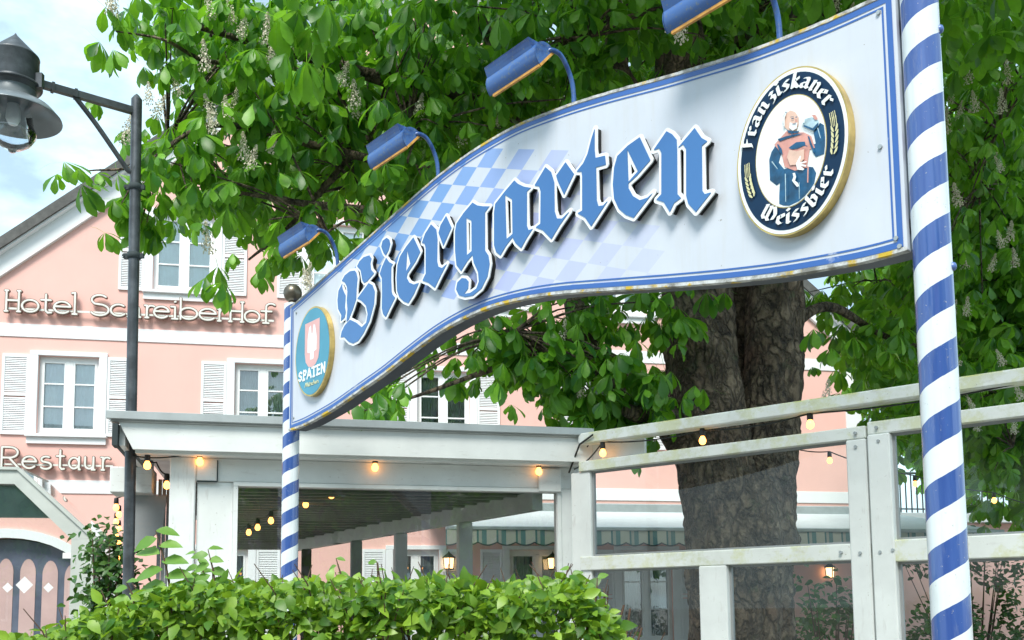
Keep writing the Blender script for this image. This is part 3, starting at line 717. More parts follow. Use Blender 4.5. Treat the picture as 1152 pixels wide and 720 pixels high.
def bandz(z0, z1, a=SL0, b=SR-.33): 
    mb = MB(); mb.box(a, b, -.02, .0015, z0, z1, bev=.004); return mb.build('wall_band', M['white_render'], hotel)
bandz(6.36, 6.595); bandz(3.60, 3.835)
mb = MB(); mb.box(SR-.325, SR+.02, -.022, .012, 0, EAVE+.1); mb.box(SR+.001, SR+.022, .013, .33, 0, EAVE+.1); mb.build('corner_strip', M['white_render'], hotel)
# gable verge and roof
for sgn, e in ((-1, SL0), (1, SR)):
    mb = MB(); ov = .12
    def P(t): return (CS+sgn*t, PEAK-k_*t)
    tmax = (SR-CS if sgn > 0 else CS-SL0)+ov*.4; n = Vector((sgn*sin(math.atan(k_)), cos(math.atan(k_)))) 
    a, b = Vector(P(0)), Vector(P(tmax))
    def off(p, d): return (p.x+(n.x*d if p is not a else 0), p.y+(n.y*d if p is not a else d/cos(math.atan(k_))))
    for d0, d1, y0, y1, m, nm in ((-.02, .30, -.08, .05, 'white_render', 'verge_board'), (.305, .47, -.25, 12.2, 'rooftile', 'roof_slope'), (.27, .304, -.20, -.081, 'white_render', 'verge_soffit')):
        mb = MB(); mb.prism([off(a, d0), off(a, d1), off(b, d1), off(b, d0)], y0, y1); mb.build(nm, M[m], hotel)
# windows
def slat_shutter(mb, x0, x1, z0, z1, y=-.035):
    f = .045
    mb.box(x0, x0+f, y, y+.03, z0, z1, bev=.003); mb.box(x1-f, x1, y, y+.03, z0, z1, bev=.003)
    for a, b in ((z0, z0+.06), (z1-.06, z1), ((z0+z1)/2-.03, (z0+z1)/2+.03)): mb.box(x0+f, x1-f, y+.001, y+.029, a, b)
    z = z0+.07
    while z < z1-.07:
        if abs(z-(z0+z1)/2) > .045:
            mb.add([(x0+f, y+.004, z-.012), (x1-f, y+.004, z-.012), (x1-f, y+.024, z+.016), (x0+f, y+.024, z+.016), (x0+f, y+.008, z-.016), (x1-f, y+.008, z-.016), (x1-f, y+.028, z+.012), (x0+f, y+.028, z+.012)],
                   [(0, 1, 2, 3), (7, 6, 5, 4), (0, 4, 5, 1), (2, 6, 7, 3)], 1)
        z += .032
M['pane_sky'] = glass('hotel_pane', (.9, .95, .97), 4.5, 1.5, .1)
def casement(parent, s0, s1, z0, z1, kind):
    t = .14; W = s1-s0
    # white trim round the opening, with sill
    mb = MB()
    for a, b, c, d in ((s0-t, s0-.002, z0-.10, z1+.08), (s1+.002, s1+t, z0-.10, z1+.08)): mb.box(a, b, -.045, .001, c, d, bev=.004)
    mb.box(s0-t, s1+t, -.046, .001, z1+.081, z1+.16, bev=.004)
    fr = mb.build('window', M['white_render'], parent)
    mb = MB(); mb.box(s0-.17, s1+.17, -.10, .16, z0-.155, z0-.101, bev=.006); mb.box(s0-.15, s1+.15, -.047, .001, z0-.27, z0-.156); mb.build('sill', M['white_render'], fr)
    mb = MB(); y0, y1 = .06, .115; f = .05
    mb.box(s0, s0+f, y0, y1, z0-.1, z1+.08); mb.box(s1-f, s1, y0, y1, z0-.1, z1+.08); mb.box(s0+f, s1-f, y0, y1, z1+.0, z1+.08); mb.box(s0+f, s1-f, y0, y1, z0-.1, z0-.03)
    c = (s0+s1)/2; mb.box(c-.055, c+.055, y0-.012, y1, z0-.03, z1, bev=.006)
    for a, b in ((s0+f, c-.055), (c+.055, s1-f)):
        g = .035
        mb.box(a, a+g, y0-.008, y1-.01, z0-.03, z1); mb.box(b-g, b, y0-.008, y1-.01, z0-.03, z1); mb.box(a+g, b-g, y0-.008, y1-.01, z1-g, z1); mb.box(a+g, b-g, y0-.008, y1-.01, z0-.03, z0+.02)
        for i in (1, 2): zz = z0+(z1-z0)*i/3; mb.box(a+g, b-g, y0-.004, y1-.02, zz-.012, zz+.012)
    mb.build('sash', M['sash'], fr)
    mb = MB(); mb.add([(s0+f, y0+.03, z0-.03), (s1-f, y0+.03, z0-.03), (s1-f, y0+.03, z1), (s0+f, y0+.03, z1)], [(0, 1, 2, 3)]); mb.build('pane', M['pane_sky'], fr)
    if kind == 'up' or (kind == 'mid' and s0 < 0):
        mb = MB(); n = 60; X = [s0+.02+(W-.04)*i/n for i in range(n+1)]; Y = [.128+.009*sin(i*.9+noise.noise((i*.2, s0, 0))*3) for i in range(n+1)]
        mb.add([(x, y, z0-.09) for x, y in zip(X, Y)]+[(x, y, z1+.07) for x, y in zip(X, Y)], [(i, i+1, n+2+i, n+1+i) for i in range(n)], 0, True); mb.build('curtain_or_reflection', M['pane_reflection'], fr)  # pale sheet added close behind the pane to brighten it like reflected sky
    elif kind != 'nocurtain':
        for a, b in ((s0+.02, c-.10), (c+.10, s1-.02)):
            mb = MB(); n = 44; X = [a+(b-a)*i/n for i in range(n+1)]
            Y = [.24+.028*sin(i*1.25+noise.noise((i*.3, s0, 0))*3) for i in range(n+1)]
            mb.add([(x, y, z0-.09) for x, y in zip(X, Y)]+[(x+.004*sin(j), y*.95+.01, z1+.06) for j, (x, y) in enumerate(zip(X, Y))], [(i, i+1, n+2+i, n+1+i) for i in range(n)], 0, True)
            mb.build('curtain_or_reflection', M['curtain_or_reflection'], fr)
    return fr
for s0, s1, z0, z1, kind in WIN:
    fr = casement(hotel, s0, s1, z0, z1, kind)
    if kind != 'x':
        w_ = .44 if kind != 'low' else .42
        for a in (s0-.145-w_, s1+.145):
            mb = MB(); slat_shutter(mb, a, a+w_, z0-.12, z1+.09); mb.build('shutter', [M['white_render'], M['shutter']], hotel)
# arched doorway with dark door and pointed pink panels
def arch_loop(c, r, z, h, n=16, base=0.0): return [(c-r, base)]+[(c-r*cos(PI*i/n), z+h*sin(PI*i/n)) for i in range(n+1)]+[(c+r, base)]
trim = cut([arch_loop(ac, ar_+.16, 2.02, .96, base=.001)+[]], -.05, -.002)
outer = arch_loop(ac, ar_+.16, 2.02, .96, base=.001); inner = arch_loop(ac, ar_, 2.02, .80, base=.001)[::-1]
mb = MB(); no = len(outer)
mb.add([(a, -.05, b) for a, b in outer]+[(a, -.05, b) for a, b in inner[::-1]]+[(a, .0, b) for a, b in outer]+[(a, .2, b) for a, b in inner[::-1]],
       [(i, i+1, no+i+1, no+i) for i in range(no-1)]+[(i, i+1, 2*no+i+1, 2*no+i) for i in range(no-1)]+[(no+i, no+i+1, 3*no+i+1, 3*no+i) for i in range(no-1)])
mb.build('arch_trim', M['white_render'], hotel)
M['door_dark'] = plain('dark_blue_grey_door', (.11, .125, .18), .35, var=.3, scale=3)
M['door_pink'] = plain('pale_pink_door_glass', (.62, .42, .40), .25, var=.12, scale=2)
mb = MB(); mb.prism(arch_loop(ac, ar_-.01, 2.02, .78, base=.001), .15, .21); dr = mb.build('door', M['door_dark'], hotel)
x = ac-ar_+.08
while x < ac+ar_-.15:
    mb = MB(); c = x+.13; hh = 2.0+.25*math.sqrt(max(0, 1-((c-ac)/ar_)**2))
    L = [(c-.125, .25)]+[(c-.125*cos(PI*i/12), hh+.22*sin(PI*i/12)**1.3) for i in range(13)]+[(c+.125, .25)]
    mb.prism(L, .140, .149); mb.build('door_panel', M['door_pink'], dr); x += .36

# ---- raised wall lettering of the hotel (stroked roman letters on a rail)
def arc(cx, cz, r, a0, a1, n=14, rz=None): return [(cx+r*cos(R(a0+(a1-a0)*i/n)), cz+(rz or r)*sin(R(a0+(a1-a0)*i/n))) for i in range(n+1)]
sf_ = lambda x, z, w=.07: [(x-w, z), (x+w, z)]
RO = {
 'H': ([[(.1,0),(.1,1)],[(.68,0),(.68,1)],[(.1,.53),(.68,.53)],sf_(.1,0),sf_(.1,1),sf_(.68,0),sf_(.68,1)], .86),
 'o': ([arc(.33,.3,.29,0,360,24)], .74), 't': ([[(.22,.9),(.22,.1),(.3,0),(.42,.02)],[(.05,.62),(.4,.62)]], .52),
 'e': ([[(.05,.34),(.58,.34)],arc(.32,.3,.28,8,320,20)], .70), 'l': ([[(.14,0),(.14,1.05)],sf_(.14,0),[(.04,1.02),(.14,1.05)]], .34),
 'S': ([arc(.36,.76,.25,40,250,14,.24)[:-1]+arc(.36,.27,.29,85,-150,16,.27)], .78), 'c': ([arc(.32,.3,.28,50,320,18)], .64),
 'h': ([[(.14,0),(.14,1.05)],[(.14,.35)]+arc(.34,.38,.2,150,0,8)+[(.54,0)],sf_(.14,0),sf_(.54,0)], .74),
 'r': ([[(.14,0),(.14,.6)],[(.14,.35)]+arc(.34,.4,.2,150,50,6),sf_(.14,0),[(.04,.6),(.14,.6)]], .50),
 'i': ([[(.14,0),(.14,.6)],[(.13,.84),(.15,.86)],sf_(.14,0),[(.04,.6),(.14,.6)]], .34),
 'b': ([[(.12,0),(.12,1.05)],arc(.38,.3,.28,0,360,24)], .76), 'f': ([[(.2,0),(.2,.8)]+arc(.38,.82,.18,170,40,6),[(.03,.6),(.4,.6)],sf_(.2,0,.1)], .50),
 'R': ([[(.1,0),(.1,1)],[(.1,1)]+arc(.36,.75,.26,90,-90,10,.25)+[(.1,.5)],[(.34,.5),(.68,0)],sf_(.1,0)], .76),
 's': ([arc(.26,.45,.16,50,250,8,.14)[:-1]+arc(.26,.16,.19,90,-150,10,.16)], .54), 'a': ([arc(.3,.3,.26,0,360,20),[(.56,.6),(.56,0),(.62,0)]], .70),
 'u': ([[(.1,.6),(.1,.25)]+arc(.3,.25,.2,180,360,8)+[(.5,.6)],[(.5,.6),(.5,0)],sf_(.5,0)], .66), 'n': ([[(.12,0),(.12,.6)],[(.12,.35)]+arc(.32,.38,.2,150,0,8)+[(.52,0)],sf_(.12,0),sf_(.52,0)], .68),
}
M['letter_bronze'] = plain('brown_letter_side', (.20, .13, .10), .6, var=.2)
M['letter_neon'] = plain('off_white_letter_face', (.72, .72, .66), .4, var=.1)
def wall_text(txt, xs, s_of, zb, H, parent):
    for c, (px0, px1) in zip(txt, xs):
        st, adv = RO[c]; a, b = s_of(px0), s_of(px1); X = [p[0] for q in st for p in q]; lo, hi = min(X), max(X)
        k = (b-a)/(hi-lo); zz = zb
        lines = [([(a+(x-lo)*k, zz+z*H) for x, z in q], .026) for q in st]
        F, x0, z0 = field([], lines, .008, .05)
        L = link('letter', cut(contour(F, x0, z0, .008, .002), -.135, -.07), M['letter_bronze'], parent)
        lines = [(q, .015) for q, _ in lines]; F, x0, z0 = field([], lines, .008, .05)
        link('letter_face', cut(contour(F, x0, z0, .008, .002), -.1385, -.1355), M['letter_neon'], L)
def s_at(y): return lambda px: HOT.sz(px, y, -.1)[0]
q = 1/2.573
hs = on_plane('hotel_lettering', HOT, 'upper row of raised off-white letters above the white band of the hotel', 'sign')
xs = [(15,60),(65,113),(120,150),(158,205),(209,224), (266,316),(322,362),(371,408),(420,448),(447,490),(496,516),(522,572),(578,626),(630,656),(664,706),(709,752),(757,796)]
xs = [(a*q, b*q) for a, b in xs]
zb = HOT.sz(10, 350.5, -.1)[1]
wall_text('HotelSchreiberHof', xs, s_at(345), zb, .37, hs)
mb = MB(); mb.box(s_at(345)(8), s_at(372)(308), -.105, -.085, zb+.04, zb+.075)
for px in (40, 110, 180, 240, 300): s = s_at(350)(px); mb.box(s-.015, s+.015, -.084, -.001, zb+.045, zb+.07)
mb.build('rail', M['letter_neon'], hs)
rs = on_plane('restaurant_lettering', HOT, 'lower row of raised off-white letters on the hotel wall, above the glass porch', 'sign')
xs = [(-2,145),(168,268),(305,380),(418,475),(510,592),(628,700),(745,808)]; xs = [(a/6.54, b/6.54) for a, b in xs]
zb = HOT.sz(60, 528, -.1)[1]
wall_text('Restaur', xs, s_at(525), zb, .37, rs)
sx = s_at(528)(124); 
mb = MB(); mb.box(s_at(525)(0), s_at(525)(127), -.105, -.085, zb+.06, zb+.09); mb.build('rail', M['letter_neon'], rs)

# ---- annex at the right, with awning in front and roof terrace railing
annex = on_plane('hotel_annex', HOT, 'low pink annex with roof-terrace railing and ivy, right of the hotel behind the awning', 'building')
mb = MB(); mb.box(SR+.05, 24, .4, .7, 0, 3.25); mb.build('wall', M['pink'], annex)
mb = MB(); mb.box(SR+.05, 24.2, .2, 9, 3.255, 3.45, bev=.01); mb.build('roof_slab', M['white_render'], annex)
M['black_iron'] = plain('black_iron', (.02, .022, .022), .5)
mb = MB(); mb.box(SR+.2, 24, .28, .32, 4.28, 4.32); mb.box(SR+.2, 24, .285, .315, 3.52, 3.55)
x = SR+.25
while x < 24: mb.box(x, x+.022, .289, .311, 3.45, 4.28); x += .13
mb.build('railing', M['black_iron'], annex)
# ---- awning
M['awning_top'] = plain('pale_awning_fabric', (.55, .60, .62), .8, var=.08)
def awn():
    g = G('striped_valance'); c = g.n('TexCoord'); sp = g.n('SeparateXYZ'); g.t.links.new(c.outputs['Object'], sp.inputs[0])
    f = g.math('FRACT', g.math('DIVIDE', sp.outputs[0], .31)); q = g.ramp(f, [(0, (.42, .42, .36)), (.22, (.42, .42, .36)), (.24, (.07, .16, .17)), (.32, (.07, .16, .17)), (.34, (.34, .34, .30)), (.48, (.34, .34, .30)), (.5, (.10, .20, .20)), (.72, (.10, .20, .20)), (.74, (.42, .42, .36))])
    for e in g.t.nodes: 
        if e.type == 'VALTORGB': e.color_ramp.interpolation = 'CONSTANT'
    return g.set(q, .85)
M['valance'] = awn()
M['trim_dark'] = plain('dark_valance_edging', (.03, .045, .05), .8)
aw = on_plane('awning', HOT, 'long pull-out awning with striped scalloped valance, along the hotel ground floor', 'awning', s=0)
def awning(a0, a1, yf, zf):
    mb = MB(); mb.box(a0, a1, -.22, -.03, 3.30, 3.52, bev=.02); mb.build('awning_case', M['zinc'], aw)
    mb = MB(); mb.add([(a0, -.2, 3.36), (a1, -.2, 3.36), (a1, yf, zf), (a0, yf, zf), (a0, -.2, 3.355), (a1, -.2, 3.355), (a1, yf, zf-.005), (a0, yf, zf-.005)], [(0, 1, 2, 3), (7, 6, 5, 4)]); mb.build('awning_fabric', M['awning_top'], aw)
    mb = MB(); mb.box(a0, a1, yf-.05, yf, zf-.05, zf+.012, bev=.01); mb.build('front_bar', M['zinc'], aw)
    mb = MB(); n = int((a1-a0)/.02); X = [a0+(a1-a0)*i/n for i in range(n+1)]
    Z = [zf-.245-.045*abs(sin(PI*x/.30)) for x in X]; Y = [yf-.035+.008*sin(x*9) for x in X]
    mb.add([(x, y, zf-.05) for x, y in zip(X, Y)]+[(x, y-.01, z) for x, y, z in zip(X, Y, Z)], [(i, i+1, n+2+i, n+1+i) for i in range(n)]); mb.build('valance', M['valance'], aw)
    mb = MB(); mb.add([(x, y-.0125, z+.012) for x, y, z in zip(X, Y, Z)]+[(x, y-.0125, z-.010) for x, y, z in zip(X, Y, Z)], [(i, i+1, n+2+i, n+1+i) for i in range(n)]); mb.build('valance_edging', M['trim_dark'], aw)
    mb = MB()
    for x in (a0+.6, (a0+a1)/2, a1-.6): mb.bar((x, -.15, 3.28), (x+.5, yf*.5, (3.28+zf)/2-.06), .04, .05); mb.bar((x+.5, yf*.5, (3.28+zf)/2-.06), (x, yf+.02, zf-.03), .035, .045)
    mb.build('folding_arm', M['zinc'], aw)
awning(6.1, 15.9, -3.2, 2.80)
# ---- wall lanterns under the awning
M['lantern_glow'] = emis('lantern_glow', (1, .62, .28), 2.2)
def lantern(s, z, label):
    t = on_plane('wall_lantern', HOT, label, 'lantern', 'wall lanterns on the hotel', s=s, y=-.12, z=z)
    mb = MB(); mb.lathe([(0, .34), (.02, .30), (.12, .22), (.125, .205), (0, .205)], 4, smooth=False)
    for k in range(4): a = PI/4*0+k*PI/2; mb.bar((.085*cos(a), .085*sin(a), 0), (.105*cos(a), .105*sin(a), .21), .014, .014)
    mb.lathe([(0, -.02), (.09, -.01), (.09, .008), (0, .008)], 4, smooth=False); mb.box(-.012, .012, .06, .125, .09, .12); mb.build('lantern_frame', M['black_iron'], t)
    mb = MB(); mb.lathe([(.078, .01), (.095, .20)], 4, smooth=False); mb.build('lantern_glass', M['lantern_glow'], t)
for px, py, lab in ((505, 640, 'lit wall lantern seen through the pavilion glass, between two hotel windows'), (622, 640, 'lit wall lantern seen through the pavilion glass, just left of its right post'), (934, 650, 'lit wall lantern low on the pink wall, left of the double fence post')):
    s, z = HOT.sz(px, py, -.12); lantern(s, z, lab)

# ------------------------------------------------------------------ glass porch at the left edge
por = on_plane('glass_porch', POR, 'grey-white framed glass porch with sloping shoulders, at the left edge in front of the hotel', 'porch')
pz = lambda x, y: POR.sz(x, y)
M['porch_frame'] = plain('pale_grey_porch_frame', (.52, .56, .53), .45, var=.08)
o1, o2, o3 = pz(22, 526), pz(110, 606), pz(110, 720)
i1, i2 = pz(17.5, 545), pz(81.6, 607)
cx0 = o1[0]-1.35; mir = lambda p: (2*cx0-p[0], p[1])
fl = [(o2[0], 0), o2, o1, mir(o1), mir(o2), (mir(o2)[0], 0)]
il = [(i2[0], 0.02), i2, i1, mir(i1), mir(i2), (mir(i2)[0], .02)]
mb = MB(); n = 6
for i in range(5):
    qd = [fl[i], fl[i+1], il[i+1], il[i]]
    mb.prism(qd, -.05-.0015*(i % 2), .09); mb.prism([tuple(np.array(fl[i])*.97+np.array(il[i])*.03), tuple(np.array(fl[i+1])*.97+np.array(il[i+1])*.03), tuple(np.array(fl[i+1])*.82+np.array(il[i+1])*.18), tuple(np.array(fl[i])*.82+np.array(il[i])*.18)], -.075-.0015*(i % 2), -.051)
mb.build('frame', M['porch_frame'], por)
mb = MB(); n = 6
for i in range(5):
    a, b = fl[i], fl[i+1]; mb.add([(a[0], .091, a[1]), (b[0], .091, b[1]), (b[0], 1.1, b[1]), (a[0], 1.1, a[1])], [(0, 1, 2, 3)])
M['porch_roof'] = glass('porch_side_glass', (.88, .93, .92), .8, 1.5, .1)
mb.build('roof_glazing', M['porch_roof'], por)
mb = MB()
for i in range(6):
    a = fl[i]
    for yy_ in (0,): mb.bar((a[0]-.02*(1 if i < 3 else -1), .09, a[1]-.03), (a[0]-.02*(1 if i < 3 else -1), 1.1, a[1]-.03), .07, .06)
for y in (1.05,):
    for i in range(5): mb.bar((fl[i][0]*.985+cx0*.015, y, fl[i][1]-.04), (fl[i+1][0]*.985+cx0*.015, y, fl[i+1][1]-.04), .05, .06)
mb.build('roof_bars', M['porch_frame'], por)
mb = MB(); mb.add([(a, .02, b) for a, b in il], [tuple(range(6))]); mb.build('pane', M['glass'], por)
M['porch_green'] = plain('grey_green_panel', (.36, .47, .45), .6, var=.1)
z1_ = pz(10, 582)[1]; tz = il[1][1]; 
def xat(z): 
    f = (z-i2[1])/(i1[1]-i2[1]); return i2[0]+(i1[0]-i2[0])*f
mb = MB(); mb.prism([(mir((xat(z1_)-.01, 0))[0], z1_), (xat(z1_)-.01, z1_), (i1[0]-.01, i1[1]-.005), (mir(i1)[0]+.01, i1[1]-.005)], .03, .06); mb.build('gable_panel', M['porch_green'], por)
M['frosted'] = plain('frosted_sticker', (.78, .80, .80), .5)
for px, big in ((8, .05), (27, .085), (54, .05), (-14, .085)):
    s, z = pz(px, 658 if big > .06 else 661); mb = MB(); mb.sheet([(s-big, z), (s, z-big*1.05), (s+big, z), (s, z+big*1.05)], .014); mb.build('pane_diamond', M['frosted'], por)
s, z = pz(76, 625); mb = MB(); mb.box(s-.05, s+.05, .005, .018, z-.03, z+.03); mb.build('sticker', M['frosted'], por)

# ------------------------------------------------------------------ garden pavilion
pav = on_plane('garden_pavilion', PAV, 'white-painted timber pavilion with flat zinc-edged roof and large glass front, behind the hedge', 'pavilion')
LX, RX = -1.28, 2.40
mb = MB(); mb.box(LX, RX+.0, -.02, .10, 2.915, 2.985, bev=.008); mb.box(LX-.02, RX+.0, -.05, -.021, 2.93, 2.99, bev=.004)
mb.build('roof_edge', M['zinc'], pav)
mb = MB(); mb.prism([(LX+.06, 2.914), (LX+.16, 2.72), (RX, 2.72), (RX, 2.914)], 0, .05)
mb.box(LX+.06, LX+.10, .051, 2.0, 2.75, 2.914); mb.build('fascia', M['white_paint'], pav)
mb = MB(); mb.box(LX+.02, LX+.058, -.03, .12, 2.74, 2.90); mb.box(LX+.0, LX+.05, .12, 1.6, 2.78, 2.86); mb.build('gutter_end', M['trim_dark'], pav)
mb = MB(); mb.box(LX+.17, RX-.05, .051, .40, 2.70, 2.72); mb.build('eave_soffit', M['white_paint'], pav)
Y0 = .22     # plane of the glass front
def pv(x, y): return PAV.sz(x, y, -Y0) if False else PAV.sz(x, y, Y0*-1)
def pq(x, y):            # point on the glass-front plane
    v = ray(x, y); P = PAV.P-PAV.n*Y0; t = PAV.n.dot(P)/PAV.n.dot(Vector((v.x, v.y))); return ((Vector((v.x, v.y))*t-P).dot(PAV.d), EYE+v.z*t)
wl, wt = pq(268, 543); wr = pq(626, 550)[0]; wl2 = pq(190, 600)[0]; pR = pq(655, 600)[0]
mb = MB(); mb.box(wl2, pR-.02, Y0-.02, Y0+.12, wt+.003, 2.699, bev=.006); mb.build('front_beam', M['white_paint'], pav)
# boarded left part: two posts and two boards with dark joints
x1_ = pq(219, 600)[0]; x2_ = pq(222, 600)[0]
mb = MB(); mb.box(wl2, x1_, Y0-.045, Y0+.10, 0, 2.698, bev=.008); mb.build('corner_post', M['white_post'], pav)
mb = MB(); mb.box(x1_+.012, wl-.035, Y0-.005, Y0+.05, .3, wt+.001, bev=.004); mb.box(x1_+.012, wl-.035, Y0-.010, Y0+.05, 0, .28, bev=.004); mb.build('wall_board', M['white_post'], pav)
hx0, hx1 = pq(222, 541)[0], pq(244, 541)[0]
mb = MB(); mb.box(hx0, hx1, Y0-.034, Y0-.021, pq(230, 541)[1], 2.68); mb.build('access_panel', M['white_paint'], pav)
mb = MB(); mb.box(hx1, hx1+.008, Y0-.04, Y0-.021, pq(230, 541)[1]-.01, 2.68); mb.box(hx0, hx1, Y0-.04, Y0-.021, pq(230, 541)[1]-.012, pq(230, 541)[1]-.003); mb.build('panel_joint', M['trim_dark'], pav)
mb = MB(); mb.box(wl-.034, wl, Y0-.03, Y0+.08, .9, wt); mb.box(wl-.034, wr+.03, Y0-.035, Y0+.08, wt-.028, wt+.0005); mb.box(wr, wr+.03, Y0-.03, Y0+.08, .9, wt-.029); mb.box(wl, wr, Y0-.03, Y0+.08, .88, .95); mb.build('window_frame', M['white_paint'], pav)
mb = MB(); mb.add([(wl, Y0+.02, .9), (wr, Y0+.02, .9), (wr, Y0+.02, wt), (wl, Y0+.02, wt)], [(0, 1, 2, 3)]); mb.build('window_pane', M['glass'], pav)
mb = MB(); mb.box(wl, wr, Y0-.01, Y0+.06, 0, .88); mb.build('parapet', M['white_paint'], pav)
mb = MB(); mb.box(wr+.03, pR-.05, Y0-.02, Y0+.10, 0, wt+.003, bev=.006); mb.build('post', M['white_post'], pav)
s_, z_ = pq(612, 533); mb = MB(); mb.box(s_-.06, s_+.13, Y0-.06, Y0-.021, 2.49, 2.68, bev=.006); mb.build('joint_block', M['white_paint'], pav)
M['slat_grey'] = painted_wood('grey_brown_slats', (.32, .32, .31))
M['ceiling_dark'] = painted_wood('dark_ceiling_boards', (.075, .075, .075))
# slatted ceiling: a board every 9 cm under dark rafters, its right edge running back along a beam
E0_ = PAV.wp(pq(605, 550)[0], Y0+.15, 0); v = ray(336, 608); t = (2.49-EYE)/v.z; E1_ = Vector((v.x*t, v.y*t, 0))
inv = (Matrix.Translation(Vector((PAV.P.x, PAV.P.y, 0))) @ Matrix.Rotation(PAV.rot, 4, 'Z')).inverted()
e0, e1 = inv @ E0_, inv @ E1_
def ex(y): return e0.x+(e1.x-e0.x)*(y-e0.y)/(e1.y-e0.y)
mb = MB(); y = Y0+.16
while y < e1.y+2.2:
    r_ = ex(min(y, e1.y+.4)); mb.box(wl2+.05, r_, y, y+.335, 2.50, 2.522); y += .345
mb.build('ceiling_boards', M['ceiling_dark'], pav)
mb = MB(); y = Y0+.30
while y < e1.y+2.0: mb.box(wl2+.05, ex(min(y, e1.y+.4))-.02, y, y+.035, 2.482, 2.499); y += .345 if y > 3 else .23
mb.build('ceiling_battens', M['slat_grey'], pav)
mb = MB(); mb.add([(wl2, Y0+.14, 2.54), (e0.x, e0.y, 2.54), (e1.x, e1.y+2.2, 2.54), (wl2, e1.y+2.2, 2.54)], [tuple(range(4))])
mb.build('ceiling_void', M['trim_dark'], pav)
mb = MB(); mb.prism([(0, 0), (0, 1)], 0, 1) if False else mb.add([(LX+.05, .101, 2.95), (RX-.05, .101, 2.95), (e0.x+.15, e0.y+.3, 2.95), (e1.x+.15, e1.y+2.2, 2.95), (LX+.05, e1.y+2.2, 2.95)]+[(LX+.05, .101, 2.97), (RX-.05, .101, 2.97), (e0.x+.15, e0.y+.3, 2.97), (e1.x+.15, e1.y+2.2, 2.97), (LX+.05, e1.y+2.2, 2.97)], [(0, 1, 2, 3, 4), (9, 8, 7, 6, 5)]+[(i, (i+1) % 5, 5+(i+1) % 5, 5+i) for i in range(5)]); mb.build('flat_roof', M['zinc'], pav)
M['beam_grey'] = painted_wood('greyed_beam_paint', (.62, .65, .65))
d_ = (e1-e0).normalized()
def along(px):           # point on the edge beam at picture column px
    v = ray(px, 600); a = Vector((v.x, v.y)); P, D = E0_.xy, (E1_-E0_).xy.normalized()
    den = a.x*D.y-a.y*D.x; t = (P.x*D.y-P.y*D.x)/den; return inv @ Vector((a.x*t, a.y*t, 0))
for a_, b_ in ((605, 436), (440, 378), (384, 330)):
    a, b = along(a_), along(b_); mb = MB(); mb.bar((a.x, a.y, 2.425), (b.x, b.y, 2.425), .10, .15); mb.build('edge_beam', M['beam_grey'], pav)
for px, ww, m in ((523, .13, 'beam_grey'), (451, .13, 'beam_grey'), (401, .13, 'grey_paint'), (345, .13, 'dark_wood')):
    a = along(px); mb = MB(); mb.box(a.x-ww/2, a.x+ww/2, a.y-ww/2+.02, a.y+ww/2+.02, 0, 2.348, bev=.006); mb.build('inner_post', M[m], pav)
# weathered end wall, brace and box at the left return
mb = MB(); a = pq(168, 600)[0]; b = wl2-.01
for i in range(4): mb.box(a+(b-a)*i/4, a+(b-a)*(i+1)/4-.006, Y0+.55, Y0+.58, 0, 2.60)
mb.build('end_boards', M['grey_paint'], pav)
mb = MB(); mb.prism([(a-.18, 2.45), (a+.08, 2.45), (a+.06, 2.2), (a-.14, 2.0)], Y0+.38, Y0+.42); mb.build('brace_plate', M['grey_paint'], pav)
mb = MB(); mb.box(a-.33, a-.02, Y0+.30, Y0+.62, 2.46, 2.66, bev=.006); mb.build('eave_box', M['white_paint'], pav)

# ------------------------------------------------------------------ glazed timber fence
fen = on_plane('glazed_fence', FEN, 'white timber fence with glass panes and mossy rails, in front of the chestnut trunk', 'fence')
fz = lambda x, y: FEN.sz(x, y)
s1_ = 2.335
mb = MB(); mb.box(.0, 5.2, -.05, .07, 2.855, 2.945, bev=.01); mb.build('overhead_beam', M['mossy_white'], fen)
for a, b in ((.0, s1_-.006), (s1_+.006, 5.2)):
    mb = MB(); mb.box(a, b, -.048, .055, 2.632 if a < 1 else 2.65, 2.715 if a < 1 else 2.735, bev=.006); mb.build('top_rail', M['mossy_white'], fen)
    mb = MB(); mb.box(a if a < 1 else a+.10, b, -.046, .05, 1.835 if a < 1 else 1.815, 1.945 if a < 1 else 1.955, bev=.006); mb.build('middle_rail', M['mossy_white'], fen)
    mb = MB(); mb.box(a, b, -.046, .05, .55, .66, bev=.006); mb.build('bottom_rail', M['mossy_white'], fen)
mb = MB(); mb.box(-.09, .10, -.03, .06, 0, 2.63, bev=.006); mb.build('post', M['white_post'], fen)
mb = MB(); mb.box(s1_-.138, s1_-.006, -.055, .06, 0, 2.629, bev=.008); mb.build('post', M['white_post'], fen)
mb = MB(); mb.box(s1_+.006, s1_+.150, -.060, .065, 0, 2.648, bev=.008); mb.build('post', M['white_post'], fen)
mb = MB(); mb.box(fz(790, 660)[0], fz(821, 660)[0], -.05, .055, 0, 1.834, bev=.008); mb.build('post', M['white_post'], fen)
mb = MB(); mb.box(4.5, 4.63, -.06, .065, 0, 2.648, bev=.008); mb.build('post', M['white_post'], fen)
p8a, p8b = fz(790, 660)[0], fz(821, 660)[0]
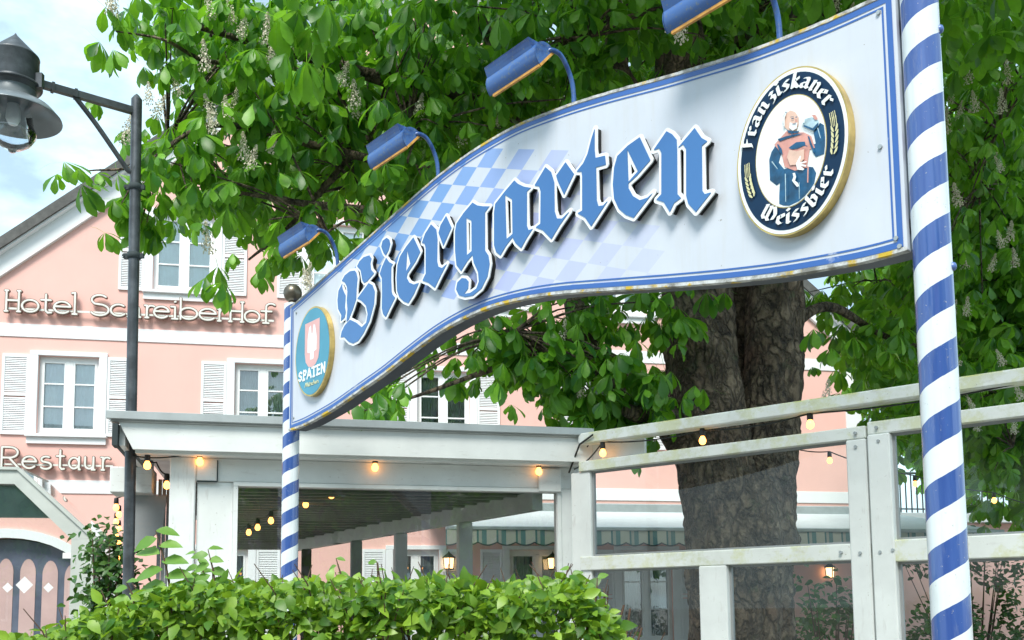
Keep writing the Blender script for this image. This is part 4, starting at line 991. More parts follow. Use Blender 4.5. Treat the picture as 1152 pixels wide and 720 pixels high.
for a, b, c, d in ((.10, s1_-.138, 1.945, 2.632), (s1_+.15, 4.5, 1.955, 2.65), (.10, p8a, .66, 1.835), (p8b, s1_-.138, .66, 1.835), (s1_+.15, 4.5, .66, 1.815)):
    mb = MB(); mb.add([(a, .015, c), (b, .015, c), (b, .015, d), (a, .015, d)], [(0, 1, 2, 3)]); mb.build('glass_pane', M['fence_glass'], fen)
    mb = MB(); w_ = .016
    for q_ in ((a, a+w_, c, d), (b-w_, b, c, d)): mb.box(q_[0], q_[1], .0, .03, q_[2], q_[3])
    mb.box(a+w_, b-w_, 0, .03, c, c+w_); mb.box(a+w_, b-w_, 0, .03, d-w_, d); mb.build('glazing_bead', M['grey_paint'], fen)
mb = MB()
for a, b in ((s1_-.07, 2.67), (s1_-.07, 2.58), (s1_+.07, 2.69), (s1_+.08, 2.60), (s1_-.07, 1.88), (s1_+.06, 1.88), (s1_+.14, 1.89), (s1_-.20, 1.89)):
    mb = MB(); mb.tube([(a, -.068, b), (a, -.045, b)], .011, 8); mb.build('coach_bolt', M['zinc'], fen)
# beam run back to the pavilion corner: gusset board
mb = MB(); mb.box(-.02, .55, .08, .11, 2.63, 2.86); mb.build('gusset_board', M['white_paint'], fen)

# ------------------------------------------------------------------ festoon lights
def sag(p, q, d, n=10): 
    p, q = Vector(p), Vector(q); return [p.lerp(q, i/n)-Vector((0, 0, d*4*(i/n)*(1-i/n))) for i in range(n+1)]
_bulb = [None]
def bulb(parent, loc):
    if _bulb[0] is None:
        mb = MB(); mb.lathe([(0, .0), (.017, .0), (.020, -.012), (.022, -.05), (.019, -.058), (0, -.058)], 14); mb.build
        s = link('bulb_socket', mb.mesh(), M['bulb_socket'])
        mb = MB(); mb.lathe([(.013, -.056), (.017, -.066), (.0255, -.082), (.027, -.095), (.022, -.112), (.010, -.121), (0, -.122)], 16)
        b = link('bulb', mb.mesh(), M['bulb'], s); _bulb[0] = s
    else:
        s = _bulb[0].copy(); COL.objects.link(s); b = _bulb[0].children[0].copy(); COL.objects.link(b); b.parent = s
    s.parent = parent; s.location = loc; return s
def festoon(pts, bulbs, label, sagd=.03, group='warm festoon strings', r=.006):
    t = thing('festoon_string', (0, 0, 0), 0, label, 'string lights', group)
    P = []
    for a, b in zip(pts[:-1], pts[1:]): P += sag(a, b, sagd)[:-1]
    P.append(Vector(pts[-1])); mb = MB(); mb.tube(P, r, 6); mb.build('cable', M['cable'], t)
    for b in bulbs: bulb(t, b)
    return t
def pavp(x, y, off): 
    v = ray(x, y); P = PAV.P-PAV.n*off; t_ = PAV.n.dot(P)/PAV.n.dot(Vector((v.x, v.y))); return Vector((v.x*t_, v.y*t_, EYE+v.z*t_))
def fenp(x, y, off=0):
    v = ray(x, y); P = FEN.P-FEN.n*off; t_ = FEN.n.dot(P)/FEN.n.dot(Vector((v.x, v.y))); return Vector((v.x*t_, v.y*t_, EYE+v.z*t_))
o_ = .15
festoon([pavp(150, 513, o_), pavp(225, 507, o_), pavp(330, 510, o_), pavp(427, 513, o_), pavp(540, 519, o_), pavp(606, 517, o_), pavp(640, 520, o_), pavp(668, 492, -.05)],
        [pavp(166, 510, o_), pavp(225, 506, o_), pavp(422, 513, o_), pavp(606, 518, o_)], 'festoon string with four lit bulbs under the pavilion eave')
festoon([fenp(640, 532, -.02), fenp(652, 500, -.06), fenp(667, 489, -.07)], [], 'dark cable looped up over the corner where pavilion and fence meet', .0, r=.008)
festoon([fenp(646, 528, -.05), fenp(678, 497, -.01), fenp(790, 484, .0), fenp(911, 465, 0), fenp(1160, 428, 0)], [fenp(678, 497, -.01), fenp(790, 482, 0), fenp(911, 463, 0)], 'festoon string hanging under the overhead fence beam')
ins = [at(255, 602, 10.5), at(280, 589, 9.9), at(290, 583, 9.5), at(305, 575, 9.1), at(344, 556, 8.6), at(373, 545, 8.2), at(398, 541, 8.0)]
festoon([at(250, 604, 11)]+ins, ins[1:-1], 'festoon string inside the pavilion, running back under the dark slatted ceiling')
bk = [at(880, 500, 9.6), at(933, 508, 9.6), at(1029, 535, 10.2), at(1118, 554, 10.8), at(1180, 570, 11.4)]
festoon(bk, bk[1:4], 'festoon string behind the fence, dropping to the right across the pink wall')
lf = [at(131+(i % 2)*3, 560+i*8.5, 9.0-i*.02+i*.5) for i in range(8)]
festoon([at(150, 545, 8.6)]+lf, lf, 'tight column of small lit bulbs left of the pavilion, behind the lamp post')
br = [pavp(188, 533, .55), pavp(176, 520, .5), pavp(196, 546, .5)]
festoon([pavp(160, 508, .3), br[1], br[0], br[2]], [br[0]], 'short cable with one bulb beside the weathered end boards of the pavilion')

# ------------------------------------------------------------------ street lamp
v = ray(146.5, 683); LY = 7.32
lamp = thing('street_lamp', (v.x/v.y*LY, LY, 0), 0, 'dark grey street lamp with bracket arm and bell shade, left in front of the hotel', 'street lamp')
lamp.rotation_euler = (0, R(-.62), 0)
mb = MB(); r_ = .041; mb.tube([(0, 0, 0), (0, 0, 2.6), (0, 0, 5.54)], r_, 24); mb.lathe([(r_, 5.54), (r_*.5, 5.57), (0, 5.59)], 24); mb.build('post', M['post_metal'], lamp)
mb = MB(); mb.lathe([(0, 0), (.10, 0), (.10, .5), (.075, .55), (.045, .62)], 24); mb.build('post_base', M['post_metal'], lamp)
hd = Vector((-.66, -.52, 0)); hz = 5.44
for z in (4.80, 4.25):
    mb = MB(); mb.lathe([(r_+.001, z), (r_+.009, z+.002), (r_+.009, z+.048), (r_+.001, z+.05)], 24); mb.box(.035, .075, -.012, .012, z+.008, z+.042); mb.box(-.08, -.035, -.014, .014, z+.008, z+.045); mb.tube([(-.075, -.02, z+.025), (-.075, .02, z+.025)], .009, 8); mb.build('pipe_clamp', M['trim_dark'], lamp)
dn = hd.normalized(); 
mb = MB(); mb.bar(dn*.03+Vector((0, 0, hz)), dn*.72+Vector((0, 0, hz)), .045, .052); mb.build('bracket_arm', M['post_metal'], lamp)
mb = MB(); mb.tube(bez([dn*.028+Vector((0, 0, 4.94)), dn*.06+Vector((0, 0, 4.95)), dn*.10+Vector((0, 0, 5.0)), dn*.30+Vector((0, 0, 5.25)), dn*.455+Vector((0, 0, hz-.02))]), .019, 12); mb.build('brace', M['post_metal'], lamp)
mb = MB()
for q_ in (.44, .60): mb.bar(dn*q_+Vector((0, 0, hz)), dn*(q_+.02)+Vector((0, 0, hz)), .058, .066)
mb.build('arm_clip', M['post_metal'], lamp)
H_ = dn*.87+Vector((0, 0, 0)); cxy = (H_.x, H_.y)
mb = MB(); mb.lathe([(0, 5.775), (.012, 5.755), (.165, 5.595), (.168, 5.585), (.165, 5.580), (.165, 5.395), (.16, 5.380), (.175, 5.375), (.178, 5.355), (.16, 5.345), (.15, 5.330)], 40, cxy); mb.build('lamp_cap', M['post_metal'], lamp)
mb = MB(); mb.lathe([(.148, 5.340), (.155, 5.26), (.20, 5.24), (.27, 5.20), (.325, 5.135), (.328, 5.125), (.322, 5.128), (.265, 5.19), (.19, 5.222), (.0, 5.225)], 48, cxy)
M['shade'] = plain('pale_grey_shade_inside', (.20, .23, .25), .3, .3); mb.build('lamp_shade', M['shade'], lamp)
mb = MB(); mb.tube(bez([Vector((H_.x, H_.y, 5.365))+Vector((cos(a), sin(a), 0))*.182 for a in [i*PI/8 for i in range(17)]], 2), .010, 6); mb.box(H_.x+.16, H_.x+.21, H_.y-.02, H_.y+.02, 5.345, 5.455); mb.build('clamp_ring', M['post_metal'], lamp)
mb = MB(); mb.lathe([(.115, 5.20), (.13, 5.14), (.145, 5.05), (.158, 5.02), (.156, 4.995), (.125, 4.94), (.07, 4.90), (.03, 4.885), (.022, 4.865), (0, 4.86)], 36, cxy); mb.build('globe', M['lamp_glass'], lamp)
mb = MB(); mb.lathe([(0, 5.285), (.04, 5.285), (.04, 5.205), (.045, 5.185), (.05, 5.115), (.03, 5.075), (0, 5.070)], 16, cxy); mb.build('lamp_bulb', M['letter_white'], lamp)

# ------------------------------------------------------------------ foliage
def leaf_mat(name, lo, hi, trans=.35, rough=.42):
    g = G(name); gi = g.n('NewGeometry'); rnd = gi.outputs['Random Per Island']
    c = g.ramp(rnd, [(0, lo), (.55, tuple(a*.55+b*.45 for a, b in zip(lo, hi))), (1, hi)])
    v = g.noise(30, 3); c = g.mix(g.math('MULTIPLY', g.ramp(v, [(.4, 0), (.7, 1)]), .25), c, tuple(x*.6 for x in lo))
    g.set(c, rough); tl = g.n('BsdfTranslucent'); g.put(tl.inputs[0], g.mix(.55, c, tuple(min(1, x*1.5) for x in (hi[0]*1.25, hi[1]*1.2, hi[2]*.4))))
    mxs = g.n('MixShader'); mxs.inputs[0].default_value = trans
    g.t.links.new(g.b.outputs[0], mxs.inputs[1]); g.t.links.new(tl.outputs[0], mxs.inputs[2]); g.t.links.new(mxs.outputs[0], g.o.inputs[0]); return g.m
M['chestnut_leaf'] = leaf_mat('chestnut_leaf', (.012, .095, .020), (.21, .48, .035), .40)
M['hedge_leaf'] = leaf_mat('hedge_leaf', (.035, .13, .014), (.30, .48, .05), .32)
M['sprout_leaf'] = leaf_mat('sprout_leaf', (.14, .30, .05), (.24, .42, .09), .4)
M['ivy_leaf'] = leaf_mat('ivy_leaf', (.014, .075, .014), (.09, .20, .035), .2)
M['blossom'] = plain('cream_blossom', (.72, .68, .55), .8, var=.25, scale=60)
def leaflet(L, W, fold=.18, droop=.30):
    st = [(0, 0), (.30, .30), (.58, .80), (.80, .98), (.93, .55), (1.0, 0)]; v = []; f = []
    for t, w_ in st:
        z = -droop*L*t*t; 
        if w_ == 0: v.append((t*L, 0, z))
        else: v += [(t*L, -w_*W, z+fold*w_*W), (t*L, 0, z), (t*L, w_*W, z+fold*w_*W)]
    f += [(0, 2, 1), (0, 3, 2)]
    for i in range(3):
        a = 1+3*i; f += [(a, a+1, a+4, a+3), (a+1, a+2, a+5, a+4)]
    f += [(10, 11, 13), (11, 12, 13)]; return np.array(v), f
def palmate(n, rs):
    V = []; F = []; b = 0; span = 250 if n == 7 else 215
    for k in range(n):
        th = R(-span/2+span*k/(n-1)+rs.uniform(-6, 6)); c = 1-abs(k-(n-1)/2)/(n-1)*.75
        v, f = leaflet(1*c*rs.uniform(.9, 1.08), .215*c**.6, .25, rs.uniform(.25, .5)); dr = R(rs.uniform(22, 58))
        y, z, x = v[:, 1], v[:, 2], v[:, 0]; x2 = x*cos(dr)+z*sin(dr)+.02; z2 = -x*sin(dr)+z*cos(dr)
        w_ = np.stack([x2*cos(th)-y*sin(th), x2*sin(th)+y*cos(th), z2], 1); V.append(w_); F += [tuple(i+b for i in q) for q in f]; b += len(v)
    p = np.array([(0, -.008, 0), (0, .008, 0), (-.5, .008, .12), (-.5, -.008, .12), (-.9, .006, .08), (-.9, -.006, .08)]); V.append(p); F += [(b, b+1, b+2, b+3), (b+3, b+2, b+4, b+5)]
    return np.concatenate(V), F
_rs = random.Random(3); PAL = [palmate(n, _rs) for n in (7, 5, 7, 5, 6)]
_o = leaflet(1, .30, .3, .25); OVATE = [(np.concatenate([_o[0]]), _o[1])]
def ov(W, fold, droop):
    st = [(0, 0), (.15, .55), (.38, 1.0), (.65, .80), (.86, .38), (1.0, 0)]; v = []
    for t, w_ in st:
        z = -droop*t*t
        if w_ == 0: v.append((t, 0, z))
        else: v += [(t, -w_*W, z+fold*w_*W), (t, 0, z), (t, w_*W, z+fold*w_*W)]
    return np.array(v), _o[1]
OVATE = [ov(.30, .35, .15), ov(.34, .2, .3), ov(.27, .5, .05), ov(.32, .1, .45)]
def scatter(pts, sizes, shapes, normal_up=(0, 0, 1), tilt=.5, yaw=None):
    """one mesh of many leaves; every leaf is its own island"""
    V = []; F = []; b = 0; pts = np.asarray(pts)
    for i, p in enumerate(pts):
        sv, sf = shapes[i % len(shapes)]; up = np.array(normal_up)+rng.normal(0, tilt, 3); up /= np.linalg.norm(up)
        a = rng.normal(0, 1, 3) if yaw is None else np.array(yaw[i])+rng.normal(0, .35, 3)
        x = a-up*a.dot(up); x /= np.linalg.norm(x); y = np.cross(up, x)
        V.append(p+sizes[i]*(sv[:, :1]*x+sv[:, 1:2]*y+sv[:, 2:3]*up)); F.append((sf, b)); b += len(sv)
    V = np.concatenate(V); me = bpy.data.meshes.new('leaves')
    lv = []; ls = []; lt = []; k = 0
    cache = {}
    for sf, off in F:
        key = id(sf)
        if key not in cache: cache[key] = (np.array([i for q in sf for i in q]), np.array([len(q) for q in sf]))
        a, c = cache[key]; lv.append(a+off); lt.append(c)
    lv = np.concatenate(lv); lt = np.concatenate(lt); ls = np.concatenate([[0], np.cumsum(lt)[:-1]])
    me.vertices.add(len(V)); me.vertices.foreach_set('co', V.astype(np.float32).ravel())
    me.loops.add(len(lv)); me.loops.foreach_set('vertex_index', lv.astype(np.int32))
    me.polygons.add(len(lt)); me.polygons.foreach_set('loop_start', ls.astype(np.int32)); me.polygons.foreach_set('loop_total', lt.astype(np.int32))
    me.polygons.foreach_set('use_smooth', np.ones(len(lt), bool)); me.update(calc_edges=True); me.validate(); return me
def inpoly(x, y, P):
    c = False; n = len(P)
    for i in range(n):
        (ax, ay), (bx, by) = P[i], P[(i+1) % n]
        if (ay > y) != (by > y) and x < (bx-ax)*(y-ay)/(by-ay)+ax: c = not c
    return c
def fill(P, n, Y0, Y1, clump=.55):
    """clumped points through a volume whose outline, seen from the gate, is P"""
    xs = [p[0] for p in P]; ys = [p[1] for p in P]; out = []; C_ = []
    while len(C_) < max(6, n//9):
        x, y = rng.uniform(min(xs), max(xs)), rng.uniform(min(ys), max(ys))
        if inpoly(x, y, P): C_.append(np.array(at(x, y, rng.uniform(Y0, Y1))))
    for i in range(n):
        c = C_[rng.integers(len(C_))]; out.append(c+rng.normal(0, 1, 3)*np.array((.30, .30, .24))*clump*1.4)
    return out, C_

# ---- the horse chestnut
TB = at(831, 640, 9.3); TX, TY = TB.x, 9.3
tree = thing('chestnut_tree', (TX, TY, 0), 0, 'old flowering horse chestnut with twin rugged trunk, behind the arched sign and fence', 'tree')
def bark_mat():
    g = G('chestnut_bark'); vec = g.coord('Object', (1, 1, .62)); wob = g.noise(3, 4, .6, vec, 'Color')
    vv = g.mix(.30, vec, wob); q = g.n('TexVoronoi', feature='DISTANCE_TO_EDGE'); q.inputs['Scale'].default_value = 13; g.t.links.new(vv, q.inputs['Vector'])
    e = g.ramp(q.outputs['Distance'], [(0, 0), (.22, 1)]); f = g.noise(5, 6, .65)
    c = g.mix(g.ramp(f, [(.35, 0), (.7, 1)]), (.11, .080, .052), (.32, .25, .18)); c = g.mix(g.ramp(g.noise(2.2, 3), [(.55, 0), (.7, .6)]), c, (.19, .11, .075))
    c = g.mix(g.math('MULTIPLY_ADD', e, .6, .4), (.03, .025, .02), c); c = g.mix(g.ramp(g.noise(9, 6, .7, g.coord('Object', (1, 1, .6))), [(.38, .8), (.52, 0)]), c, (.022, .018, .015)); c = g.mix(g.ramp(g.noise(7, 5, .6), [(.58, 0), (.72, .6)]), c, (.10, .13, .06))
    h = g.math('ADD', e, g.math('MULTIPLY', g.noise(28, 5, .7), .7)); g.bump(h, 1.0, .045); return g.set(c, .9)
M['bark'] = bark_mat()
def limb(path, rad, n=24, steps=10, seed=0, rough=.10):
    P = bez([Vector(p) for p in path], steps); m = len(P); rr = np.interp(np.linspace(0, 1, m), np.linspace(0, 1, len(rad)), rad)
    mb = MB(); mb.tube(P, list(rr), n, cap=True)
    for i in range(m*n):
        c = P[i//n]; v = Vector(mb.v[i]); d = v-c; a = math.atan2(d.y, d.x)
        k = noise.noise((v.x*7, v.y*7, v.z*3.5+seed))*rough*1.2+noise.noise((v.x*22, v.y*22, v.z*14+seed))*rough*.5+noise.noise((v.x*2, v.y*2, v.z*.8+seed))*rough*.9
        mb.v[i] = tuple(c+d*(1+k))
    return mb
def T3(x, y, Y): p = at(x, y, Y); return (p.x-TX, p.y-TY, p.z)
mb = limb([(.0, 0, -.05), (0, 0, .4), (.01, 0, 1.2), T3(836, 600, 9.3), T3(845, 540, 9.3)], [.66, .53, .50, .49, .40], 72, 30, 1, .10)
tr = mb.build('trunk', M['bark'], tree)
mb = limb([T3(822, 650, 9.2), T3(808, 540, 9.25), T3(792, 440, 9.3), T3(785, 340, 9.35), T3(778, 200, 9.4), T3(760, 20, 9.5), T3(730, -200, 9.6)], [.36, .37, .36, .345, .30, .24, .16], 64, 26, 2, .11)
mb.build('trunk', M['bark'], tree)
mb = limb([T3(852, 640, 9.4), T3(858, 540, 9.4), T3(868, 440, 9.45), T3(872, 340, 9.45), T3(888, 200, 9.35), T3(915, 15, 9.1), T3(940, -200, 8.9)], [.34, .33, .30, .29, .27, .25, .18], 64, 26, 3, .11)
mb.build('trunk', M['bark'], tree)
mb = limb([T3(838, 600, 9.75), T3(836, 480, 9.8), T3(834, 380, 9.85), T3(836, 250, 9.9), T3(845, 60, 10.0), T3(850, -150, 10)], [.30, .28, .26, .22, .18, .12], 40, 16, 9, .11)  # extra stem added behind the fork, fills the gap to keep it dark
mb.build('trunk', M['bark'], tree)
for k, (path, rad) in enumerate([
    ([(770, 500, 9.3), (735, 455, 9.1), (680, 420, 9.0), (655, 380, 9.0), (640, 300, 9.0), (600, 150, 8.9), (540, 20, 8.8)], [.16, .13, .14, .13, .11, .08, .05]),
    ([(762, 470, 9.2), (725, 468, 8.7), (705, 462, 8.5)], [.10, .085, .06]),
    ([(775, 250, 9.4), (640, 150, 9.1), (470, 100, 8.8), (330, 60, 8.4), (220, 30, 8.0)], [.14, .10, .07, .045, .02]),
    ([(770, 160, 9.4), (700, 90, 8.8), (690, 0, 8.5), (660, -200, 8)], [.13, .11, .09, .06]),
    ([(650, 330, 9.0), (560, 260, 9.0), (450, 240, 8.7), (350, 230, 8.3), (260, 215, 7.9)], [.07, .055, .045, .03, .012]),
    ([(600, 180, 8.9), (480, 190, 8.6), (360, 165, 8.3), (240, 140, 7.8), (160, 185, 7.6), (100, 192, 7.5)], [.05, .04, .034, .024, .013, .006]),
    ([(470, 100, 8.8), (400, 170, 8.6), (330, 250, 8.5), (280, 292, 8.1)], [.04, .03, .02, .01]),
    ([(330, 60, 8.4), (240, 70, 8.0), (185, 45, 7.7), (130, 35, 7.5)], [.03, .022, .012, .006]),
    ([(880, 300, 9.4), (960, 260, 10.2), (1080, 230, 11), (1180, 150, 11.5)], [.12, .09, .06, .03]),
    ([(875, 380, 9.4), (930, 345, 9.8), (1000, 380, 10.4), (1080, 400, 11)], [.07, .05, .03, .015]),
    ([(660, 390, 9.0), (600, 400, 8.9), (540, 420, 8.7), (470, 445, 8.4), (410, 462, 8.3)], [.05, .035, .025, .015, .007]),
    ([(920, 0, 9.1), (1000, -100, 8), (1050, -300, 6.5)], [.16, .12, .06]), ([(760, 0, 9.5), (600, -150, 8), (450, -250, 6.5)], [.16, .10, .05]),
    ([(750, -50, 9.5), (760, -260, 8), (740, -500, 6)], [.14, .10, .05])]):
    limb([T3(*p) for p in path], rad, 14, 7, k*3.7, .12).build('limb', M['bark'], tree)
pts = []; CL = []
for P, n, Y0_, Y1_, cl_ in [
    ([(165, 0), (330, 0), (340, 200), (300, 285), (250, 275), (205, 225), (170, 195), (180, 120), (200, 80), (150, 20)], 430, 7.6, 9.2, .45),
    ([(300, 0), (640, 0), (640, 100), (560, 150), (480, 210), (400, 280), (330, 320), (300, 250)], 1300, 8.0, 11, .6),
    ([(600, -30), (1010, -30), (1010, 10), (640, 115), (600, 130)], 650, 7.6, 12, .6),
    ([(420, 60), (980, 20), (980, 260), (600, 330), (420, 260)], 1200, 10.5, 13, .6),
    ([(560, 345), (745, 325), (745, 465), (700, 480), (620, 480), (585, 440), (560, 400)], 300, 8.3, 9.6, .42),
    ([(470, 405), (560, 355), (580, 410), (545, 430), (490, 425)], 36, 8.2, 9.2, .35),
    ([(395, 440), (440, 425), (470, 440), (440, 470), (405, 478)], 20, 8.0, 8.6, .25),
    ([(905, 320), (1060, 290), (1170, 290), (1170, 480), (1080, 500), (1010, 470), (985, 430), (950, 395), (910, 370)], 520, 10, 13, .55),
    ([(1000, -30), (1200, -30), (1200, 330), (1000, 330)], 900, 9.5, 13.5, .6),
    ([(1010, 440), (1170, 420), (1170, 560), (1090, 520), (1020, 500)], 120, 11, 13, .45),
    ([(120, 215), (170, 200), (180, 260), (130, 270)], 10, 7.6, 8, .2)]:
    a, c = fill(P, n, Y0_, Y1_, cl_); pts += a; CL += c
for x, y in [(72,182),(92,208),(64,196),(88,190),(112,47),(127,56),(135,28),(150,50),(172,48),(142,12),(160,22),(118,262),(133,196),(140,236),(128,225),(110,195),(150,205),(152,262),(175,265),(180,228),(232,312),(250,318),(245,300),(262,285),(290,306),(300,292),(205,62),(200,45),(420,470),(448,462),(425,442),(455,430),(795,329),(815,329),(935,392),(915,370),(960,380),(1000,395),(560,430),(530,400),(575,455)]:
    p = at(x, y, rng.uniform(7.5, 8.0) if x < 700 else 8.6); pts.append(np.array(p))
big = [at(x, y, 5.6) for x, y in [(335, 12), (352, 30), (322, 60), (345, 70), (312, 20), (368, 5), (342, -20)]]
N_ = len(pts)
# mostly unseen canopy above the picture, added for the shade it casts
E_ = []
while len(E_) < 3800:
    p = rng.uniform(-1, 1, 3)
    if np.linalg.norm(p) < 1: 
        q = np.array((2.8, 6.4, 8.8))+p*np.array((4.6, 5.6, 2.6)) 
        el = math.atan2(q[2]-EYE, q[1])
        if q[1] < 2 or el > R(33.5) or (q[0]/q[1] > .1 and q[2] > 5.5): E_.append(q)
sz_ = np.concatenate([rng.uniform(.17, .265, N_), rng.uniform(.24, .30, len(big)), rng.uniform(.22, .34, len(E_))])
allp = np.array([tuple(p) for p in pts]+[tuple(p) for p in big]+[tuple(p) for p in E_])-np.array((TX, TY, 0))
link('crown', scatter(allp, sz_, PAL, (0, -.25, 1), .33), M['chestnut_leaf'], tree)
# twigs from clump to clump
mb = MB(); CLa = np.array(CL); 
hubs = CLa[rng.choice(len(CLa), 40, replace=False)]
for c in CLa:
    h = hubs[np.argsort(np.linalg.norm(hubs-c, axis=1))[0 if rng.random() < .8 else 1]]
    if 0.05 < np.linalg.norm(h-c) < 1.6:
        a, b = Vector(h)-Vector((TX, TY, 0)), Vector(c)-Vector((TX, TY, 0)); mid = (a+b)/2+Vector((0, 0, .08)); mb.tube(bez([a, mid, b], 3), [.012]*3+[.008]*3+[.004], 5, cap=False)
mb.build('twig', M['bark'], tree, fixn=False)['kind'] = 'stuff'
# blossom candles
def candle_mesh():
    V = []; F = []
    for i in range(170):
        t = (i+random.random())/171; h = t*.23; r = (.050*(1-t)**.8+.006)*random.uniform(.35, 1.15); a = i*2.4+random.uniform(-.6, .6); c = Vector((r*cos(a), r*sin(a), h)); s_ = .0072*(1-.4*t)*random.uniform(.6, 1.4)
        n = Vector((cos(a), sin(a), .5)).normalized(); u = n.cross(Vector((0, 0, 1))).normalized(); v_ = n.cross(u); b = len(V)
        for k in range(5): q = c+(u*cos(2*PI*k/5+i)+v_*sin(2*PI*k/5+i))*s_*(1 if k % 2 else 1.3)+n*random.uniform(-.004, .006); V.append(tuple(q))
        V.append(tuple(c-n*.004)); F += [(b+k, b+(k+1) % 5, b+5) for k in range(5)]
    me = bpy.data.meshes.new('candle'); me.from_pydata(V, [], F); return me
cm = candle_mesh(); first = None
spots = [(168,105,7.5),(175,120,7.6),(140,150,7.6),(200,95,7.6),(125,5,7.4),(130,10,7.5),(240,10,7.5),(262,15,7.6),(270,30,7.6),(300,40,7.6),(305,60,7.7),(232,70,7.5),(255,125,7.6),(243,130,7.7),(240,140,7.5),(262,115,7.8),(275,170,7.7),(280,180,7.6),(305,160,7.8),(385,85,8),(398,110,8),(400,120,8.1),(236,275,7.7),(345,310,7.9),(350,322,7.9),(470,120,8.3),(520,150,8.5),(755,25,6.6),(765,35,6.7),(620,90,8.5),(560,130,8.5)]
for i in range(34): spots.append((rng.uniform(1055, 1150), rng.uniform(5, 500), rng.uniform(9.4, 10.5)))
for i in range(10): spots.append((rng.uniform(600, 1000), rng.uniform(330, 460) if i % 2 else rng.uniform(0, 30), 8.4))
for x, y, Y in spots:
    if 735 < x < 905 and y > 290: continue
    p = at(x, y, Y)
    if first is None: o = first = link('blossom', cm, M['blossom'], tree)
    else: o = first.copy(); COL.objects.link(o)
    o.location = (p.x-TX, p.y-TY, p.z-.08); o.rotation_euler = (rng.uniform(-.3, .3), rng.uniform(-.3, .3), rng.uniform(0, 6)); k = rng.uniform(.8, 1.15); o.scale = (k, k, k)

# ---- background trees beyond the hotel's right corner
def far_tree(x, Y, h, rx, label, n=1500, seed=0, leaf=.30):
    t = thing('background_tree', (x, Y, 0), 0, label, 'tree'); 
    limb([(0, 0, 0), (.1, 0, h*.3), (-.1, 0, h*.6), (0, 0, h*.9)], [.3, .24, .15, .05], 16, 8, seed, .1).build('trunk', M['bark'], t)
    for k in range(5):
        a = k*1.3+seed; limb([(0, 0, h*(.3+.08*k)), (cos(a)*rx*.4, sin(a)*rx*.4, h*(.42+.09*k)), (cos(a)*rx*.8, sin(a)*rx*.8, h*(.5+.09*k))], [.12, .07, .02], 8, 4, seed+k, .1).build('limb', M['bark'], t)
    P = []; C_ = []
    while len(C_) < n//12:
        p = rng.uniform(-1, 1, 3); d = np.linalg.norm(p)
        if .35 < d < 1: C_.append(p*np.array((rx, rx, h*.35))+np.array((0, 0, h*.66)))
    for i in range(n): P.append(C_[rng.integers(len(C_))]+rng.normal(0, .34, 3))
    link('crown', scatter(P, rng.uniform(leaf*.8, leaf*1.25, n), PAL, (0, 0, 1), .4), M['chestnut_leaf'], t); return t
far_tree(8.6, 15.0, 9.5, 3.0, 'dense dark chestnut beyond the right end of the fence, behind the near striped pole', 2600, 1)
far_tree(7.2, 13.2, 8.5, 2.2, 'dark leafy chestnut just behind the fence, between trunk and near striped pole', 1700, 7)
far_tree(12.5, 23.0, 12, 4.2, 'taller background tree between the hotel corner and the roof-terrace railing', 2000, 4, .36)

# ---- hedge
h0, h1 = at(40, 700, 3.25), at(715, 700, 3.25); hd_ = (h1-h0); hd_.z = 0; HL = hd_.length
hedge = thing('hedge', (h0.x, h0.y, 0), 0, 'bright green leafy hedge with loose shoots, along the bottom in front of the pavilion', 'hedge')
def htop(s):
    t = s/HL; z = 1.645+.022*noise.noise((s*3, 0, 3))+.02*noise.noise((s*9, 0, 1))
    z -= .16*max(0, (.22-t)/.22)**1.3+.26*max(0, (t-.90)/.10)**1.5; return z
P = []; Yw = []; S_ = []
for i in range(7600):
    s = rng.uniform(-.1, HL+.02); T_ = rng.random(); zt = htop(min(max(s, 0), HL))
    if i < 5400: z = zt-abs(rng.normal(0, .12)); y = rng.uniform(-.02, .55) if z > zt-.05 else rng.uniform(-.06, .22)
    else: z = rng.uniform(.05, zt-.1); y = rng.uniform(-.05, .5)
    P.append((s, y, z)); S_.append(rng.uniform(.022, .066)); Yw.append((rng.normal(0, .8), -1 if y < .25 else .2, rng.normal(.0, .5)))
link('leaves', scatter(P, S_, OVATE, (0, -.6, .8), .75, Yw), M['hedge_leaf'], hedge)
M['twig'] = plain('red_brown_twig', (.10, .055, .035), .7)
mb = MB()
for i in range(160):
    s = rng.uniform(0, HL); zt = htop(s); y = rng.uniform(.0, .4); a = Vector((s, y, zt-rng.uniform(.1, .35))); b = a+Vector((rng.uniform(-.12, .12), rng.uniform(-.08, .05), rng.uniform(.1, .30))); b.z = min(b.z, zt+.05)
    mb.tube([a, (a+b)/2+Vector((.01, 0, .01)), b], [.003, .0025, .0015], 5, cap=False)
for i in range(60):
    s = rng.uniform(0, HL); mb.tube([(s, .2, 0), (s+rng.uniform(-.1, .1), .22, .7), (s+rng.uniform(-.2, .2), .2, htop(s)-.1)], [.012, .009, .004], 6, cap=False)
mb.build('branches', M['twig'], hedge, fixn=False)
mb = MB(); mb.box(.25, HL-.25, .12, .38, 0, 1.33);  # solid dark box; the hedge's inner shade is put into its colour
M['hedge_core'] = plain('shaded_hedge_core', (.02, .035, .012), .9, var=.4, scale=20); mb.build('shaded_inner_growth', M['hedge_core'], hedge)
